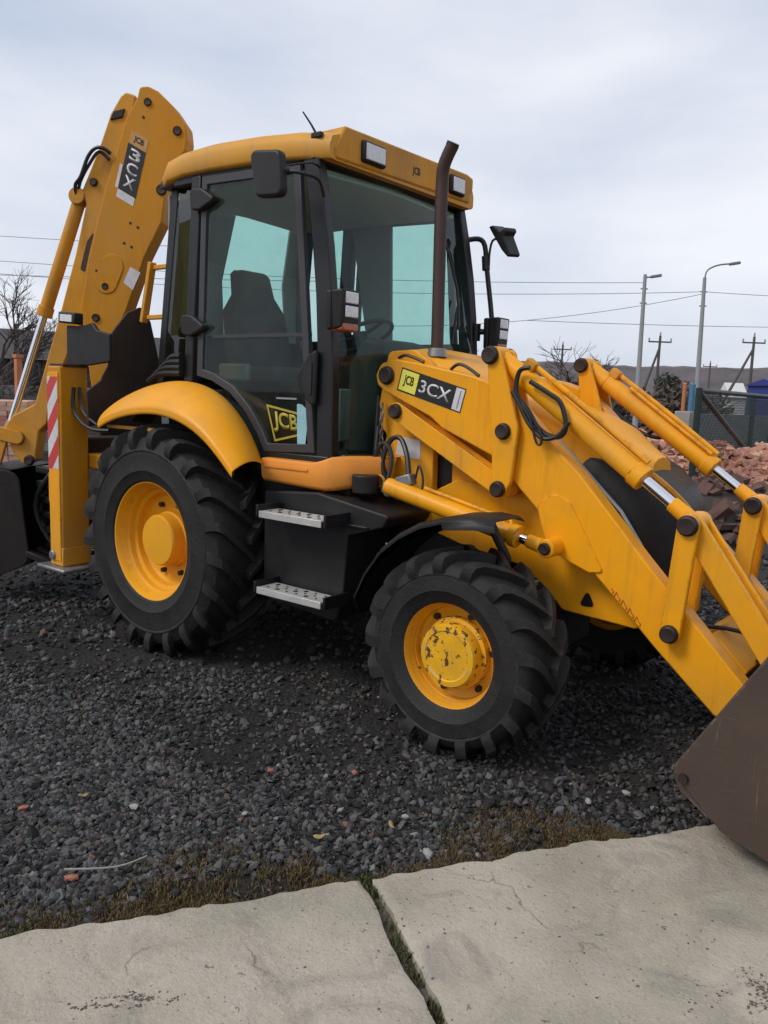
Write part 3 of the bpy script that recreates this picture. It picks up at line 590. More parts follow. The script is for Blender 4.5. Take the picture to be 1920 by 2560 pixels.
# cross tube between the arms, with its gusset plates
MB().cyl((3.10, -.44, .50), (3.10, .44, .50), .075, n=24).build('arm_cross_tube', 'paint_worn', JB)
MB().prism([(3.05, -.435, .60), (3.16, -.435, .66), (3.31, -.435, .52), (3.24, -.435, .40)], (0, .87, 0)).build('arm_cross_plate', 'paint_worn', JB, .006)
MB().tube([(3.00, -.435, .66), (3.18, -.33, .665), (3.33, -.30, .63), (3.31, -.28, .53)], .010, 8).build('hydraulic_hose', 'hose', JB)
MB().tube([(2.35, -.425, 1.455), (2.70, -.425, 1.135), (2.80, -.425, 1.00), (2.86, -.425, .90)], .010, 8, 1).build('steel_pipe', 'grey_metal', JB)

# arm decal
near_arm = [o for o in JB.children if o.name.startswith('loader_arm')][0]
dx = Vector((.968, 0, -.251)); dz = Vector((.251, 0, .968)); d0 = Vector((1.471, -.5412, 1.656))
def dq(a0, a1, h0, h1, y=0): return [d0+dx*a0+dz*h0+Vector((0, y, 0)), d0+dx*a1+dz*h0+Vector((0, y, 0)), d0+dx*a1+dz*h1+Vector((0, y, 0)), d0+dx*a0+dz*h1+Vector((0, y, 0))]
dec = MB().prism(dq(-.004, .415, -.004, .120), (0, -.001, 0)).build('model_decal', 'decal_black', near_arm)
MB().prism(dq(.004, .117, .004, .112, -.0012), (0, -.0008, 0)).build('logo_patch', 'decal_yellow', dec)
MB().prism(dq(.358, .411, .002, .114, -.0012), (0, -.0008, 0)).build('white_band', 'decal_white', dec)
MB().prism(dq(.386, .392, .012, .104, -.0022), (0, -.0005, 0)).build('grey_line', 'grey_panel', dec)
text_obj('3CX', 'model_lettering', 'decal_white', dec, d0+dx*.235+dz*.058+Vector((0, -.0015, 0)), dx, dz, .066, shear=.0, bold=.012, width=.20)
text_obj('JCB', 'logo_lettering', 'decal_black', dec, d0+dx*.060+dz*.058+Vector((0, -.0023, 0)), dx, dz, .062, shear=.0, bold=.02, width=.066)
# faint red chalk marks on the arm, as marker scribble
for k in range(9):
    t = k/8; px, pz = 2.735+.135*t, .790-.125*t
    MB().tube([(px-.007, -.5415, pz-.008), (px+.003, -.5415, pz+.013), (px+.010, -.5415, pz-.004)] if k % 2 else [(px-.006, -.5415, pz+.009), (px+.006, -.5415, pz-.002), (px, -.5415, pz-.012)], .0022, 5, 2).build('chalk_mark', 'red_chalk', near_arm)
# dark gaps between arm and bonnet: black tubes carry their shade, no real hoses
for pth in ([(1.455, 1.822), (1.50, 1.836), (1.56, 1.822), (1.62, 1.800)], [(1.79, 1.765), (1.83, 1.790), (1.88, 1.780), (1.96, 1.735)]):
    MB().tube([(x, -.52, z) for x, z in pth], .0085, 8, 4).build('hydraulic_hose', 'hose', near_arm)

# ---------------- front bucket (dumped, lip on the slab)
def shovel():
    side_p = fillet([(3.245, .315, .05), (3.32, .442, 0), (3.55, .84, .06), (3.68, .93, .03), (4.02, .52, 0), (4.10, .07, 0), (3.70, .062, .03), (3.442, .145, 0)], .03)
    root = None
    y = 1.13
    shell = [(3.68, .93), (3.55, .84), (3.32, .442), (3.262, .345), (3.255, .300), (3.285, .245), (3.442, .145), (3.70, .062), (4.10, .035)]
    rows = [[(x, -y, z), (x, -y*.5, z), (x, y*.5, z), (x, y, z)] for x, z in shell]
    sh = MB().grid(rows, (.022, 0, .012)).build('front_bucket', 'bucket_steel', JB, .003)
    for s in (-1, 1):
        sp = MB().plate(side_p, s*1.14, s*1.115).build('side_plate', 'bucket_steel', sh, .006)
        MB().cyl((3.298, s*1.138, .298), (3.298, s*1.152, .298), .020, .017, 16).build('bolt_head', 'steel_pin', sp)
        for yy in (.44, .54):
            MB().plate(fillet([(3.33, .46), (3.28, .38), (3.36, .24), (3.44, .30), (3.56, .44), (3.60, .56), (3.52, .80), (3.48, .60)], .04), s*yy, s*(yy+.022)).build('bucket_lug', 'bucket_steel', sh, .004)
shovel()

# ---------------- front mudguards
for s in (-1, 1):
    P = [(1.605, .625), (1.623, .665), (1.68, .785), (1.77, .905), (1.875, .990), (1.992, 1.055), (2.114, 1.093), (2.267, 1.112), (2.355, 1.105)]
    rows = []
    for i, (x, z) in enumerate(P):
        iw = .72; ow = 1.035 if 0 < i < len(P)-2 else (1.0 if i == 0 else 1.03-.04*(i-len(P)+2))
        rows.append([(x+.01, s*iw, z-.02), (x, s*(iw+.03), z), (x, s*(ow-.03), z), (x+.006, s*ow, z-.018), (x+.016, s*ow, z-.045)])
    mg = MB().grid(rows, (.006, 0, -.008)).build('front_mudguard', 'black_plastic', JB, smooth=50)
    MB().tube([(2.22, s*.80, 1.09), (2.26, s*.76, .98), (2.30, s*.74, .90), (2.25, s*.72, .62)], .022, 8, 1).build('mudguard_stay', 'black_frame', mg)
    for bx, bz in ((1.703, .810), (1.730, .850), (1.738, .862), (1.785, .918)):
        MB().cyl((bx+.004, s*.985, bz-.004), (bx-.006, s*.985, bz+.007), .006, n=8).build('rivet', 'grey_metal', mg)

# ---------------- side tanks with steps
for s in (-1, 1):
    tk = MB().plate(fillet([(.74, 1.06, .02), (.74, .44, .04), (1.30, .40, .05), (1.352, .52, .04), (1.375, .885, .02), (1.61, .955, .01), (1.645, 1.02, .02), (1.15, 1.09, .02)], .03), s*.80, s*.42).build('side_tank', 'black_plastic', JB, .018, seg=3)
    MB().box((1.12, s*.79, .945), (.80, .06, .012), Matrix.Rotation(-.0, 3, 'Y').to_quaternion()).build('tank_ledge', 'black_plastic', tk, .004)
    for zt, x0, x1 in ((1.0, .88, 1.40), (.575, .87, 1.41)):
        st = MB().box(((x0+x1)/2-.02, s*.905, zt-.028), (x1-x0-.06, .155, .012)).box(((x0+x1)/2-.02, s*.978, zt-.040), (x1-x0-.06, .010, .038)).build('step', 'aluminium', JB, .003)
        for xe in (x0, x1-.02):
            MB().box((xe, s*.895, zt-.022), (.014, .19, .065)).build('step_bracket', 'black_frame', st, .003)
        for i in range(6):
            for j in range(3):
                MB().cyl((x0+.06+i*.072+(j % 2)*.03, s*(.865+.038*j), zt-.023), (x0+.06+i*.072+(j % 2)*.03, s*(.865+.038*j), zt-.019), .013 if (i+j) % 3 == 0 else .007, n=8).build('step_hole', 'interior_dark', st)
    bt = MB().cyl((1.37, s*.66, 1.10), (1.37, s*.66, 1.20), .07, .075, 20).build('filter_cup', 'black_plastic', JB, .008)
# ---------------- orange cab floor side panel
for s in (-1, 1):
    rows = []
    for x, yo_, zt, zb in ((.70, .795, 1.245, 1.115), (1.10, .795, 1.245, 1.10), (1.17, .793, 1.265, 1.098), (1.22, .780, 1.285, 1.105), (1.30, .70, 1.288, 1.125), (1.40, .60, 1.290, 1.145), (1.44, .54, 1.29, 1.155)):
        rows.append([(x, s*(yo_-.12), zt+.004), (x, s*(yo_-.01), zt), (x, s*yo_, zt-.015), (x, s*(yo_-.012), zb+.02), (x, s*(yo_-.03), zb), (x, s*(yo_-.15), zb)])
    fp = MB().grid(rows, (0, -s*.01, -.002)).build('cab_floor_panel', 'plastic_orange', JB, smooth=50)
    MB().box((.90, s*.797, 1.205), (.34, .004, .014)).build('panel_groove', 'plastic_orange', fp)

# ---------------- rear mudguards
for s in (-1, 1):
    I = [(-.60, 1.42, .80), (-.42, 1.55, .76), (-.20, 1.635, .745), (.02, 1.662, .742), (.20, 1.635, .742), (.36, 1.565, .742), (.50, 1.455, .745), (.61, 1.325, .750), (.69, 1.185, .755)]
    O = [(-.545, 1.385, 1.05), (-.39, 1.437, 1.085), (-.17, 1.490, 1.095), (.05, 1.510, 1.095), (.22, 1.502, 1.095), (.39, 1.462, 1.095), (.545, 1.392, 1.095), (.685, 1.290, 1.095), (.80, 1.185, 1.095)]
    rows = []
    for kk, ((ix, iz, iy), (ox, oz, oy)) in enumerate(zip(I, O)):
        cs = []; pa, pb = O[max(kk-1, 0)], O[min(kk+1, len(O)-1)]; tg = Vector((pb[0]-pa[0], pb[1]-pa[1])).normalized(); nx_, nz_ = -tg.y, tg.x
        for t, bl in ((0, 0), (.25, .055), (.55, .075), (.80, .055), (.95, .018), (1, 0)):
            cs.append((ix+(ox-ix)*t+nx_*bl*.8, s*(iy+(oy-iy)*t), iz+(oz-iz)*t+nz_*bl))
        cs.append((ox-.002, s*(oy-.004), oz-.030)); cs.append((ox-.012, s*(oy-.02), oz-.034))
        rows.append(cs)
    mb = MB().grid(rows, (0, 0, -.012))
    fd = mb.build('rear_mudguard', 'paint_mudguard', JB, smooth=60)
    sm = fd.modifiers.new('sub', 'SUBSURF'); sm.levels = 1; sm.render_levels = 2
    # inner liner closing the wheel arch to the cab
    lin = [(x, s*.755, z-.03) for x, z, y in I]
    lrows = [[(x, s*.755, z-.03), (x*.97, s*.62, z-.05)] for x, z, y in I]
    MB().grid(lrows).build('wheel_arch', 'interior_dark', fd)
    MB().box((-.18, s*1.0, 1.365), (.62, .03, .022)).build('mudguard_bracket', 'paint_worn', fd, .003)

# ---------------- cab
DOOR = [(.055, 1.700), (.100, 2.865), (.905, 2.835), (1.062, 1.295), (.665, 1.275), (.60, 1.38), (.50, 1.495), (.36, 1.605), (.20, 1.670)]
def strip(pts, wdt, y0, y1, closed=True):            # frame strip of given width inside a closed outline
    n = len(pts); c = Vector((sum(p[0] for p in pts)/n, sum(p[1] for p in pts)/n)); inn = []
    for i in range(n):
        p = Vector(pts[i]); a = (p-Vector(pts[i-1])).normalized(); b = (Vector(pts[(i+1) % n])-p).normalized()
        na = Vector((-a.y, a.x)); nb = Vector((-b.y, b.x))
        if na.dot(c-p) < 0: na = -na
        if nb.dot(c-p) < 0: nb = -nb
        m = (na+nb).normalized(); inn.append(p+m*wdt/max(.4, m.dot(na)))
    mb = MB(); vs = []
    for y in (y0, y1): vs += [(p[0], y, p[1]) for p in pts]+[(q.x, y, q.y) for q in inn]
    fs = []
    for i in range(n):
        j = (i+1) % n
        fs += [(i, j, n+j, n+i), (2*n+j, 2*n+i, 3*n+i, 3*n+j), (i, 2*n+i, 2*n+j, j), (n+j, 3*n+j, 3*n+i, n+i)]
    return mb.add(vs, fs), [(q.x, q.y) for q in inn]
cab = MB()
def beam(path, w, d):                                # square-ish pillar along path
    global cab
    for (a, b) in zip(path, path[1:]):
        a, b = Vector(a), Vector(b); q = (b-a).to_track_quat('Z', 'Y'); cab.box((a+b)/2, (w, d, (b-a).length+.02), q)
for s in (-1, 1):
    beamA = [(1.125, s*.695, 1.27), (1.122, s*.695, 1.6), (1.112, s*.695, 1.9), (1.092, s*.692, 2.15), (1.058, s*.69, 2.4), (1.012, s*.685, 2.65), (.962, s*.68, 2.87)]
    ringp = []
    for q in beamA:
        q = Vector(q); ringp.append([q+Vector((-.058, -.035*s, 0)), q+Vector((.046, -.035*s, 0)), q+Vector((.050, .030*s, 0)), q+Vector((-.058, .035*s, 0)), q+Vector((-.058, -.035*s, 0))])
    cab.grid(ringp)
    a, b = Vector((-.03, s*.70, 1.66)), Vector((.035, s*.69, 2.88))
    for (a, b, hw, hd) in ((a, b, .042, .04), (Vector((-.44, s*.60, 1.62)), Vector((-.30, s*.58, 2.88)), .035, .05)):
        cab.add([a+Vector((-hw, -hd, 0)), a+Vector((hw, -hd, 0)), a+Vector((hw, hd, 0)), a+Vector((-hw, hd, 0)), b+Vector((-hw, -hd, 0)), b+Vector((hw, -hd, 0)), b+Vector((hw, hd, 0)), b+Vector((-hw, hd, 0))],
                [(3, 2, 1, 0), (4, 5, 6, 7), (0, 1, 5, 4), (1, 2, 6, 5), (2, 3, 7, 6), (3, 0, 4, 7)])
    cab.box((.40, s*.68, 2.875), (1.20, .07, .06)); cab.box((-.15, s*.64, 2.885), (.45, .09, .05)); cab.box((.90, s*.70, 1.262), (.52, .07, .04))
cab.box((.99, 0, 2.87), (.07, 1.40, .06)); cab.box((-.31, 0, 2.885), (.07, 1.2, .06)); cab.box((1.20, 0, 1.27), (.07, 1.35, .05))
cab.box((-.425, 0, 1.80), (.06, 1.2, .40))
cabf = cab.build('cab_frame', 'black_frame', JB, .008)
# interior shell
MB().box((.40, 0, 1.22), (1.55, 1.34, .06)).box((-.40, 0, 1.45), (.05, 1.18, .42)).box((-.10, 0, 1.44), (.60, 1.20, .36)).build('cab_floor', 'interior_dark', cabf, .01)
MB().grid([[(-.34, -.62, 2.79), (-.34, 0, 2.81), (-.34, .62, 2.79)], [(.3, -.66, 2.81), (.3, 0, 2.83), (.3, .66, 2.81)], [(.97, -.66, 2.79), (.97, 0, 2.81), (.97, .66, 2.79)]], (0, 0, .03)).build('headliner', 'headliner', cabf)
MB().prism([(-.385, -.62, 2.84), (-.385, -.06, 2.82), (-.385, -.18, 2.36), (-.385, -.16, 1.98), (-.385, -.62, 1.98)], (.02, 0, 0)).build('pillar_trim', 'cab_trim', cabf, .006)
MB().prism([(-.385, .62, 2.84), (-.385, .47, 2.82), (-.385, .40, 2.40), (-.385, .44, 1.98), (-.385, .62, 1.98)], (.02, 0, 0)).build('pillar_trim', 'cab_trim', cabf, .006)
MB().box((.50, .715, 1.62), (1.10, .02, .72)).build('far_blackout_panel', 'interior_dark', cabf, .004)  # opaque far-side panels added to shut out sky and darken the lower cab
MB().box((-.21, .69, 1.80), (.40, .02, .42)).build('far_blackout_panel', 'interior_dark', cabf, .004)
MB().plate([(.05, 2.86), (.42, 2.86), (.46, 1.98), (.24, 1.98)], .665, .70).build('pillar_trim', 'cab_trim', cabf, .01)
# roof
def roof():
    pts = []
    rows = []
    S = [(-.37, .60, 2.895, 2.88), (-.345, .69, 2.965, 2.872), (-.25, .735, 3.025, 2.876), (-.08, .745, 3.055, 2.890), (.20, .755, 3.062, 2.885), (.55, .755, 3.045, 2.872), (.85, .745, 3.020, 2.855), (1.00, .72, 3.000, 2.845), (1.085, .695, 2.985, 2.842)]
    for x, hw, zt, zb in S:
        cs = []
        for y, z in ((-.93, zb), (-.985, zb+.004), (-1.0, zb+.02), (-1.0, zb+(zt-zb)*.55), (-.975, zb+(zt-zb)*.82), (-.90, zb+(zt-zb)*.95), (-.6, zt), (0, zt+.012), (.6, zt), (.90, zb+(zt-zb)*.95), (.975, zb+(zt-zb)*.82), (1, zb+(zt-zb)*.55), (1, zb+.02), (.985, zb+.004), (.93, zb)):
            cs.append((x, y*hw, z))
        rows.append(cs)
    mb = MB().grid(rows); n = len(rows[0]); m = len(rows)
    mb.f.append(tuple(range(n))); mb.f.append(tuple((m-1)*n+i for i in range(n-1, -1, -1)))
    mb.f += [(i*n, (i+1)*n, (i+1)*n+n-1, i*n+n-1) for i in range(m-1)]
    r = mb.build('cab_roof', 'roof_paint', JB, smooth=50)
    # lamp visor box across the front
    v = [(-.60, 3.045), (.60, 3.055), (.665, 3.03), (.69, 2.95), (.665, 2.865), (-.665, 2.855), (-.70, 2.92), (-.645, 3.00)]
    v = fillet([(-.585, 3.030, .02), (.60, 3.045, .02), (.672, 3.030, .02), (.672, 2.965, .02), (.640, 2.925, .02), (.635, 2.868, .02), (-.655, 2.848, .02), (-.668, 2.905, .02)], .02)
    vi = MB().prism([(1.095, y, z) for y, z in v], (-.20, 0, .0)).build('roof_visor', 'paint_worn', r, .012)
    for yc, zc, wd in ((-.36, 2.935, .20), (.47, 2.945, .16)):
        lb = MB().box((1.095, yc, zc), (.05, wd, .115)).build('work_lamp', 'black_plastic', r, .015)
        MB().box((1.121, yc, zc), (.008, wd-.035, .085)).build('lamp_lens', 'lamp_lens', lb, .008)
    text_obj('JCB', 'roof_logo', 'decal_black', vi, (1.0962, .05, 2.935), (0, 1, 0), (0, 0, 1), .055, bold=.02, width=.075)
    MB().tube([(.99, -.70, 2.97), (.965, -.715, 3.02), (.925, -.74, 3.085)], [.007, .004], 6, 2).build('aerial', 'black_plastic', r)
    MB().box((1.0, -.705, 2.965), (.07, .03, .03)).build('aerial_mount', 'black_plastic', r, .006)
roof()
# doors
for s in (-1, 1):
    y = s*.722
    fmb, inner = strip(DOOR, .048, y-.016, y+.016)
    dr = fmb.build('door', 'grey_frame', JB, .004)
    gl = MB().plate(inner, y-.004, y+.004).build('door_glass', 'cab_glass', dr)
    MB().box((.60, y, 1.935), (.80, .024, .020)).build('door_rail', 'grey_frame', dr)
    hd = MB().plate(fillet([(1.088, 1.86), (1.02, 1.82), (.945, 1.72), (.95, 1.66), (1.02, 1.575), (1.078, 1.545)], .04), y+s*.014, y+s*.045).build('door_handle', 'black_plastic', dr, .012)
    MB().plate(fillet([(1.06, 1.80), (1.01, 1.77), (.985, 1.70), (1.01, 1.63), (1.06, 1.60)], .03), y+s*.046, y+s*.050).build('handle_recess', 'decal_black', hd)
    for hz_ in (2.735, 2.005):
        xo = .03+.085*((hz_-2.005)/.73)-.08
        MB().plate(fillet([(xo-.01, hz_+.065), (xo+.10, hz_+.055), (xo+.205, hz_-.005), (xo+.20, hz_-.03), (xo+.08, hz_-.07), (xo, hz_-.06)], .04), y-s*.01, y+s*.055).build('door_hinge', 'black_plastic', dr, .014, seg=3)
    # rear quarter glass
    if s < 0: MB().add([(-.030, y+.01, 1.70), (.035, y+.01, 2.86), (-.29, -.62, 2.86), (-.42, -.64, 1.70), (-.030, y+.017, 1.70), (.035, y+.017, 2.86), (-.29, -.613, 2.86), (-.42, -.633, 1.70)], [(0, 1, 2, 3), (7, 6, 5, 4), (0, 4, 5, 1), (1, 5, 6, 2), (2, 6, 7, 3), (3, 7, 4, 0)]).build('quarter_glass', 'quarter_glass', cabf)
    else: MB().add([(-.030, y-.01, 1.70), (.035, y-.01, 2.86), (-.29, .62, 2.86), (-.42, .64, 1.70), (-.030, y-.017, 1.70), (.035, y-.017, 2.86), (-.29, .613, 2.86), (-.42, .633, 1.70)], [(0, 1, 2, 3), (7, 6, 5, 4), (0, 4, 5, 1), (1, 5, 6, 2), (2, 6, 7, 3), (3, 7, 4, 0)]).build('quarter_glass', 'cab_glass', cabf)
    if s < 0:
        # printed logo on the lower door glass
        yy = y-.006
        q = [(.668, 1.548), (.955, 1.505), (.955, 1.385), (.742, 1.338)]
        lf, _ = strip(q, .012, yy-.001, yy)
        lg = lf.build('door_logo_border', 'door_logo', dr)
        text_obj('JCB', 'door_logo_lettering', 'door_logo', dr, (.832, yy-.0008, 1.445), (1, 0, -.10), (.0, 0, 1), .115, bold=.03, width=.19, shear=-.15)
        MB().plate(fillet([(.916, 1.560), (.955, 1.555), (1.008, 1.520), (.985, 1.325), (.925, 1.322)], .01), yy-.003, yy-.002).build('painted_view_patch', 'pale_blue', dr)  # pale patch painted on for the bright view through the far glass
        MB().box((.83, yy, 1.585), (.16, .002, .010)).build('glass_etching', 'cab_trim', dr)
# windscreen, curved
rows = []
for i in range(9):
    t = i/8; z = 1.30+(2.845-1.30)*t
    xm = 1.205 if z < 1.9 else 1.205-(z-1.9)*.185
    rows.append([(xm-.045*(abs(k)/4)**2.2, k/4*.665, z) for k in range(-4, 5)])
MB().grid(rows, (-.008, 0, 0)).build('windscreen', 'cab_glass', cabf, smooth=60)
# rear window
MB().add([(-.43, -.55, 1.80), (-.43, .55, 1.80), (-.315, .53, 2.86), (-.315, -.53, 2.86), (-.437, -.55, 1.80), (-.437, .55, 1.80), (-.322, .53, 2.86), (-.322, -.53, 2.86)], [(0, 1, 2, 3), (7, 6, 5, 4), (0, 4, 5, 1), (1, 5, 6, 2), (2, 6, 7, 3), (3, 7, 4, 0)]).build('rear_window', 'cab_glass', cabf)
# ribbed air bellows behind the near pillar
for k in range(4):
    MB().tube([(-.40+.06*k, -.76, 1.655+.035*k), (-.27+.04*k, -.765, 1.705+.035*k), (-.06, -.765, 1.712+.035*k)], .021, 8, 4).build('vent_rib', 'black_frame', cabf)
# seat, wheel, dash
st = MB().box((.10, -.05, 1.72), (.46, .48, .12)).build('seat', 'seat_fabric', cabf, .04, seg=3)
bk = []
for z, x0, x1, hw in ((1.75, -.17, -.05, .24), (1.95, -.20, -.07, .25), (2.15, -.235, -.11, .235), (2.26, -.25, -.13, .15), (2.40, -.275, -.17, .14), (2.43, -.27, -.19, .11)):
    bk.append([(x0, -.05-hw, z), (x1, -.05-hw, z), (x1, -.05+hw, z), (x0, -.05+hw, z), (x0, -.05-hw, z)])
mbk = MB().grid(bk); mbk.f += [(0, 1, 2, 3), tuple(5*5+i for i in (3, 2, 1, 0))]
mbk.build('seat_backrest', 'seat_fabric', cabf, .03, seg=3)
MB().box((.08, -.05, 1.48), (.32, .36, .40)).build('seat_base', 'interior_dark', cabf, .02)
MB().plate(fillet([(.85, 1.26), (1.13, 1.26), (1.13, 1.93), (1.0, 1.96), (.88, 1.80)], .05), -.27, .20).build('dashboard', 'interior_dark', cabf, .03)
wl = MB(); wc = Vector((.78, -.03, 1.98)); wa = Vector((-.45, 0, .89)).normalized(); wu = Vector((0, 1, 0)); wv = wa.cross(wu)
wl.tube([wc+.20*(math.cos(a)*wu+math.sin(a)*wv) for a in [2*PI*k/28 for k in range(29)]], .013, 8, 1, False)
for a in (.5, 2.6, 4.7): wl.tube([wc, wc+.20*(math.cos(a)*wu+math.sin(a)*wv)], .010, 6, 1)
wl.cyl(wc-wa*.25, wc+wa*.02, .035, n=12).build('steering_wheel', 'interior_dark', cabf)
MB().box((.02, -.40, 1.735), (.28, .04, .11)).build('side_console', 'grey_panel', cabf, .015)
MB().box((.25, .55, 1.60), (.8, .10, .5)).build('far_console', 'interior_dark', cabf, .03)
for lx, ly in ((.62, -.30), (.68, -.36), (.55, .30)):
    lv = MB().tube([(lx, ly, 1.26), (lx-.03, ly, 1.6), (lx-.08, ly, 1.88)], .009, 6, 2); lv.cyl((lx-.08, ly, 1.88), (lx-.09, ly, 1.93), .02, .022, 10); lv.build('control_lever', 'interior_dark', cabf)
MB().box((1.0, -.45, 1.50), (.06, .10, .30)).build('foot_pedal', 'grey_panel', cabf, .01)
# wipers
MB().tube([(1.235, .30, 1.95), (1.18, .42, 2.16), (1.15, .49, 2.25)], .008, 6, 1).tube([(1.21, .40, 2.05), (1.15, .46, 2.30), (1.08, .40, 2.60)], .009, 6, 2).build('wiper', 'black_plastic', cabf)

# ---------------- mirrors
def near_mirror():
    m = MB().plate(fillet([(.775, 2.86), (1.005, 2.83), (1.028, 2.60), (.83, 2.615)], .045), -.985, -.93).build('mirror', 'black_plastic', JB, .016, seg=3)
    MB().plate(fillet([(.795, 2.84), (.99, 2.815), (1.008, 2.62), (.845, 2.632)], .03), -.931, -.926).build('mirror_glass', 'chrome', m)
    MB().tube([(1.0, -.94, 2.735), (1.09, -.90, 2.72), (1.13, -.82, 2.70), (1.09, -.74, 2.64)], .010, 8, 3).tube([(1.0, -.93, 2.76), (1.05, -.80, 2.80), (1.02, -.70, 2.80)], .006, 6, 2).cyl((.99, -.955, 2.735), (1.02, -.925, 2.735), .02, n=10).build('mirror_arm', 'black_frame', m)
near_mirror()
fm = MB().prism([(1.145, .80, 2.750), (1.175, .80, 2.757), (1.235, .80, 2.712), (1.268, .80, 2.738), (1.282, .80, 2.712), (1.262, .80, 2.680), (1.318, .80, 2.560), (1.302, .80, 2.543), (1.255, .80, 2.590), (1.185, .80, 2.690)], (.02, .11, .01)).build('mirror', 'black_plastic', JB, .008, seg=3)
MB().tube([(1.03, .72, 2.66), (1.08, .79, 2.675), (1.125, .80, 2.63), (1.15, .80, 2.48), (1.215, .79, 2.15), (1.225, .76, 2.07)], .017, 10, 3).tube([(1.165, .80, 2.50), (1.165, .80, 2.58), (1.17, .82, 2.66), (1.20, .85, 2.68)], .008, 6, 3).cyl((1.145, .80, 2.47), (1.135, .80, 2.56), .027, n=12).build('mirror_arm', 'black_frame', fm)

# ---------------- road lamps on the front pillars
for s in (-1, 1):
    cx, cy, cz = 1.262, s*.765, 2.062
    hl = MB().prism([(cx-.045, cy-.085, cz+.085), (cx-.045, cy+.085, cz+.085), (cx-.045, cy+.075, cz-.115), (cx-.045, cy-.075, cz-.115)], (.04, 0, 0)).add(
        [(cx-.005, cy-.085, cz+.085), (cx-.005, cy+.085, cz+.085), (cx-.005, cy+.075, cz-.115), (cx-.005, cy-.075, cz-.115), (cx+.065, cy-.075, cz+.090), (cx+.065, cy+.075, cz+.090), (cx+.060, cy+.065, cz-.105), (cx+.060, cy-.065, cz-.105)], [(0, 1, 2, 3), (7, 6, 5, 4), (0, 4, 5, 1), (1, 5, 6, 2), (2, 6, 7, 3), (3, 7, 4, 0)]).build('headlamp', 'black_plastic', JB, .012, seg=3)
    for dz_ in (.048, -.022): MB().box((cx+.066, cy, cz+dz_), (.010, .098, .058)).build('headlamp_lens', 'lamp_lens', hl, .008)
    MB().box((cx+.012, cy, cz-.098), (.100, .125, .045)).build('indicator_lamp', 'indicator', hl, .010)
    MB().cyl((cx-.12, s*.72, cz-.0), (cx-.03, cy, cz), .020, n=10).cyl((cx-.12, s*.72, cz-.06), (cx-.12, s*.72, cz+.05), .03, n=12).build('headlamp_bracket', 'black_frame', hl)

# ---------------- control valve, hoses and chain near the tower
vb = MB().box((1.52, -.60, 1.125), (.13, .07, .06), Matrix.Rotation(.25, 3, 'Y').to_quaternion()).box((1.60, -.61, 1.185), (.10, .06, .06), Matrix.Rotation(-.3, 3, 'Y').to_quaternion()).cyl((1.50, -.64, 1.12), (1.50, -.56, 1.12), .03, n=12).build('hydraulic_valve', 'grey_metal', JB, .008)
for k, h in enumerate([[(1.46, -.56, 1.13), (1.41, -.57, 1.26), (1.44, -.55, 1.38), (1.50, -.54, 1.40), (1.57, -.57, 1.32), (1.61, -.60, 1.22)], [(1.38, -.58, 1.12), (1.35, -.57, 1.28), (1.41, -.56, 1.37), (1.47, -.57, 1.30), (1.47, -.60, 1.16)],
                       [(1.36, -.57, 1.16), (1.35, -.56, 1.30), (1.33, -.52, 1.45)], [(1.63, -.62, 1.15), (1.70, -.62, 1.13), (1.71, -.61, 1.20), (1.675, -.60, 1.27), (1.655, -.60, 1.20)], [(1.33, -.55, 1.12), (1.32, -.53, 1.3), (1.31, -.5, 1.62)]]):
    MB().tube(h, (.014, .012, .010, .006, .009)[k], 8, 5).build('hydraulic_hose', 'hose', vb)
MB().lathe([(.030, -.012), (.038, 0), (.030, .012), (.022, 0), (.030, -.012)], (1.42, -.60, 1.165), 20).build('hose_clamp', 'paint_worn', vb)
for k in range(11):
    c = Vector((1.335+.004*math.sin(k*1.7), -.50, 1.56-.036*k)); dirv = Vector((1, 0, 0)) if k % 2 else Vector((0, 1, 0))
    MB().tube([c+.011*math.cos(a)*dirv+.022*math.sin(a)*Vector((0, 0, 1)) for a in [2*PI*i/10 for i in range(11)]], .0045, 5, 1, False).build('chain_link', 'grey_metal', vb)

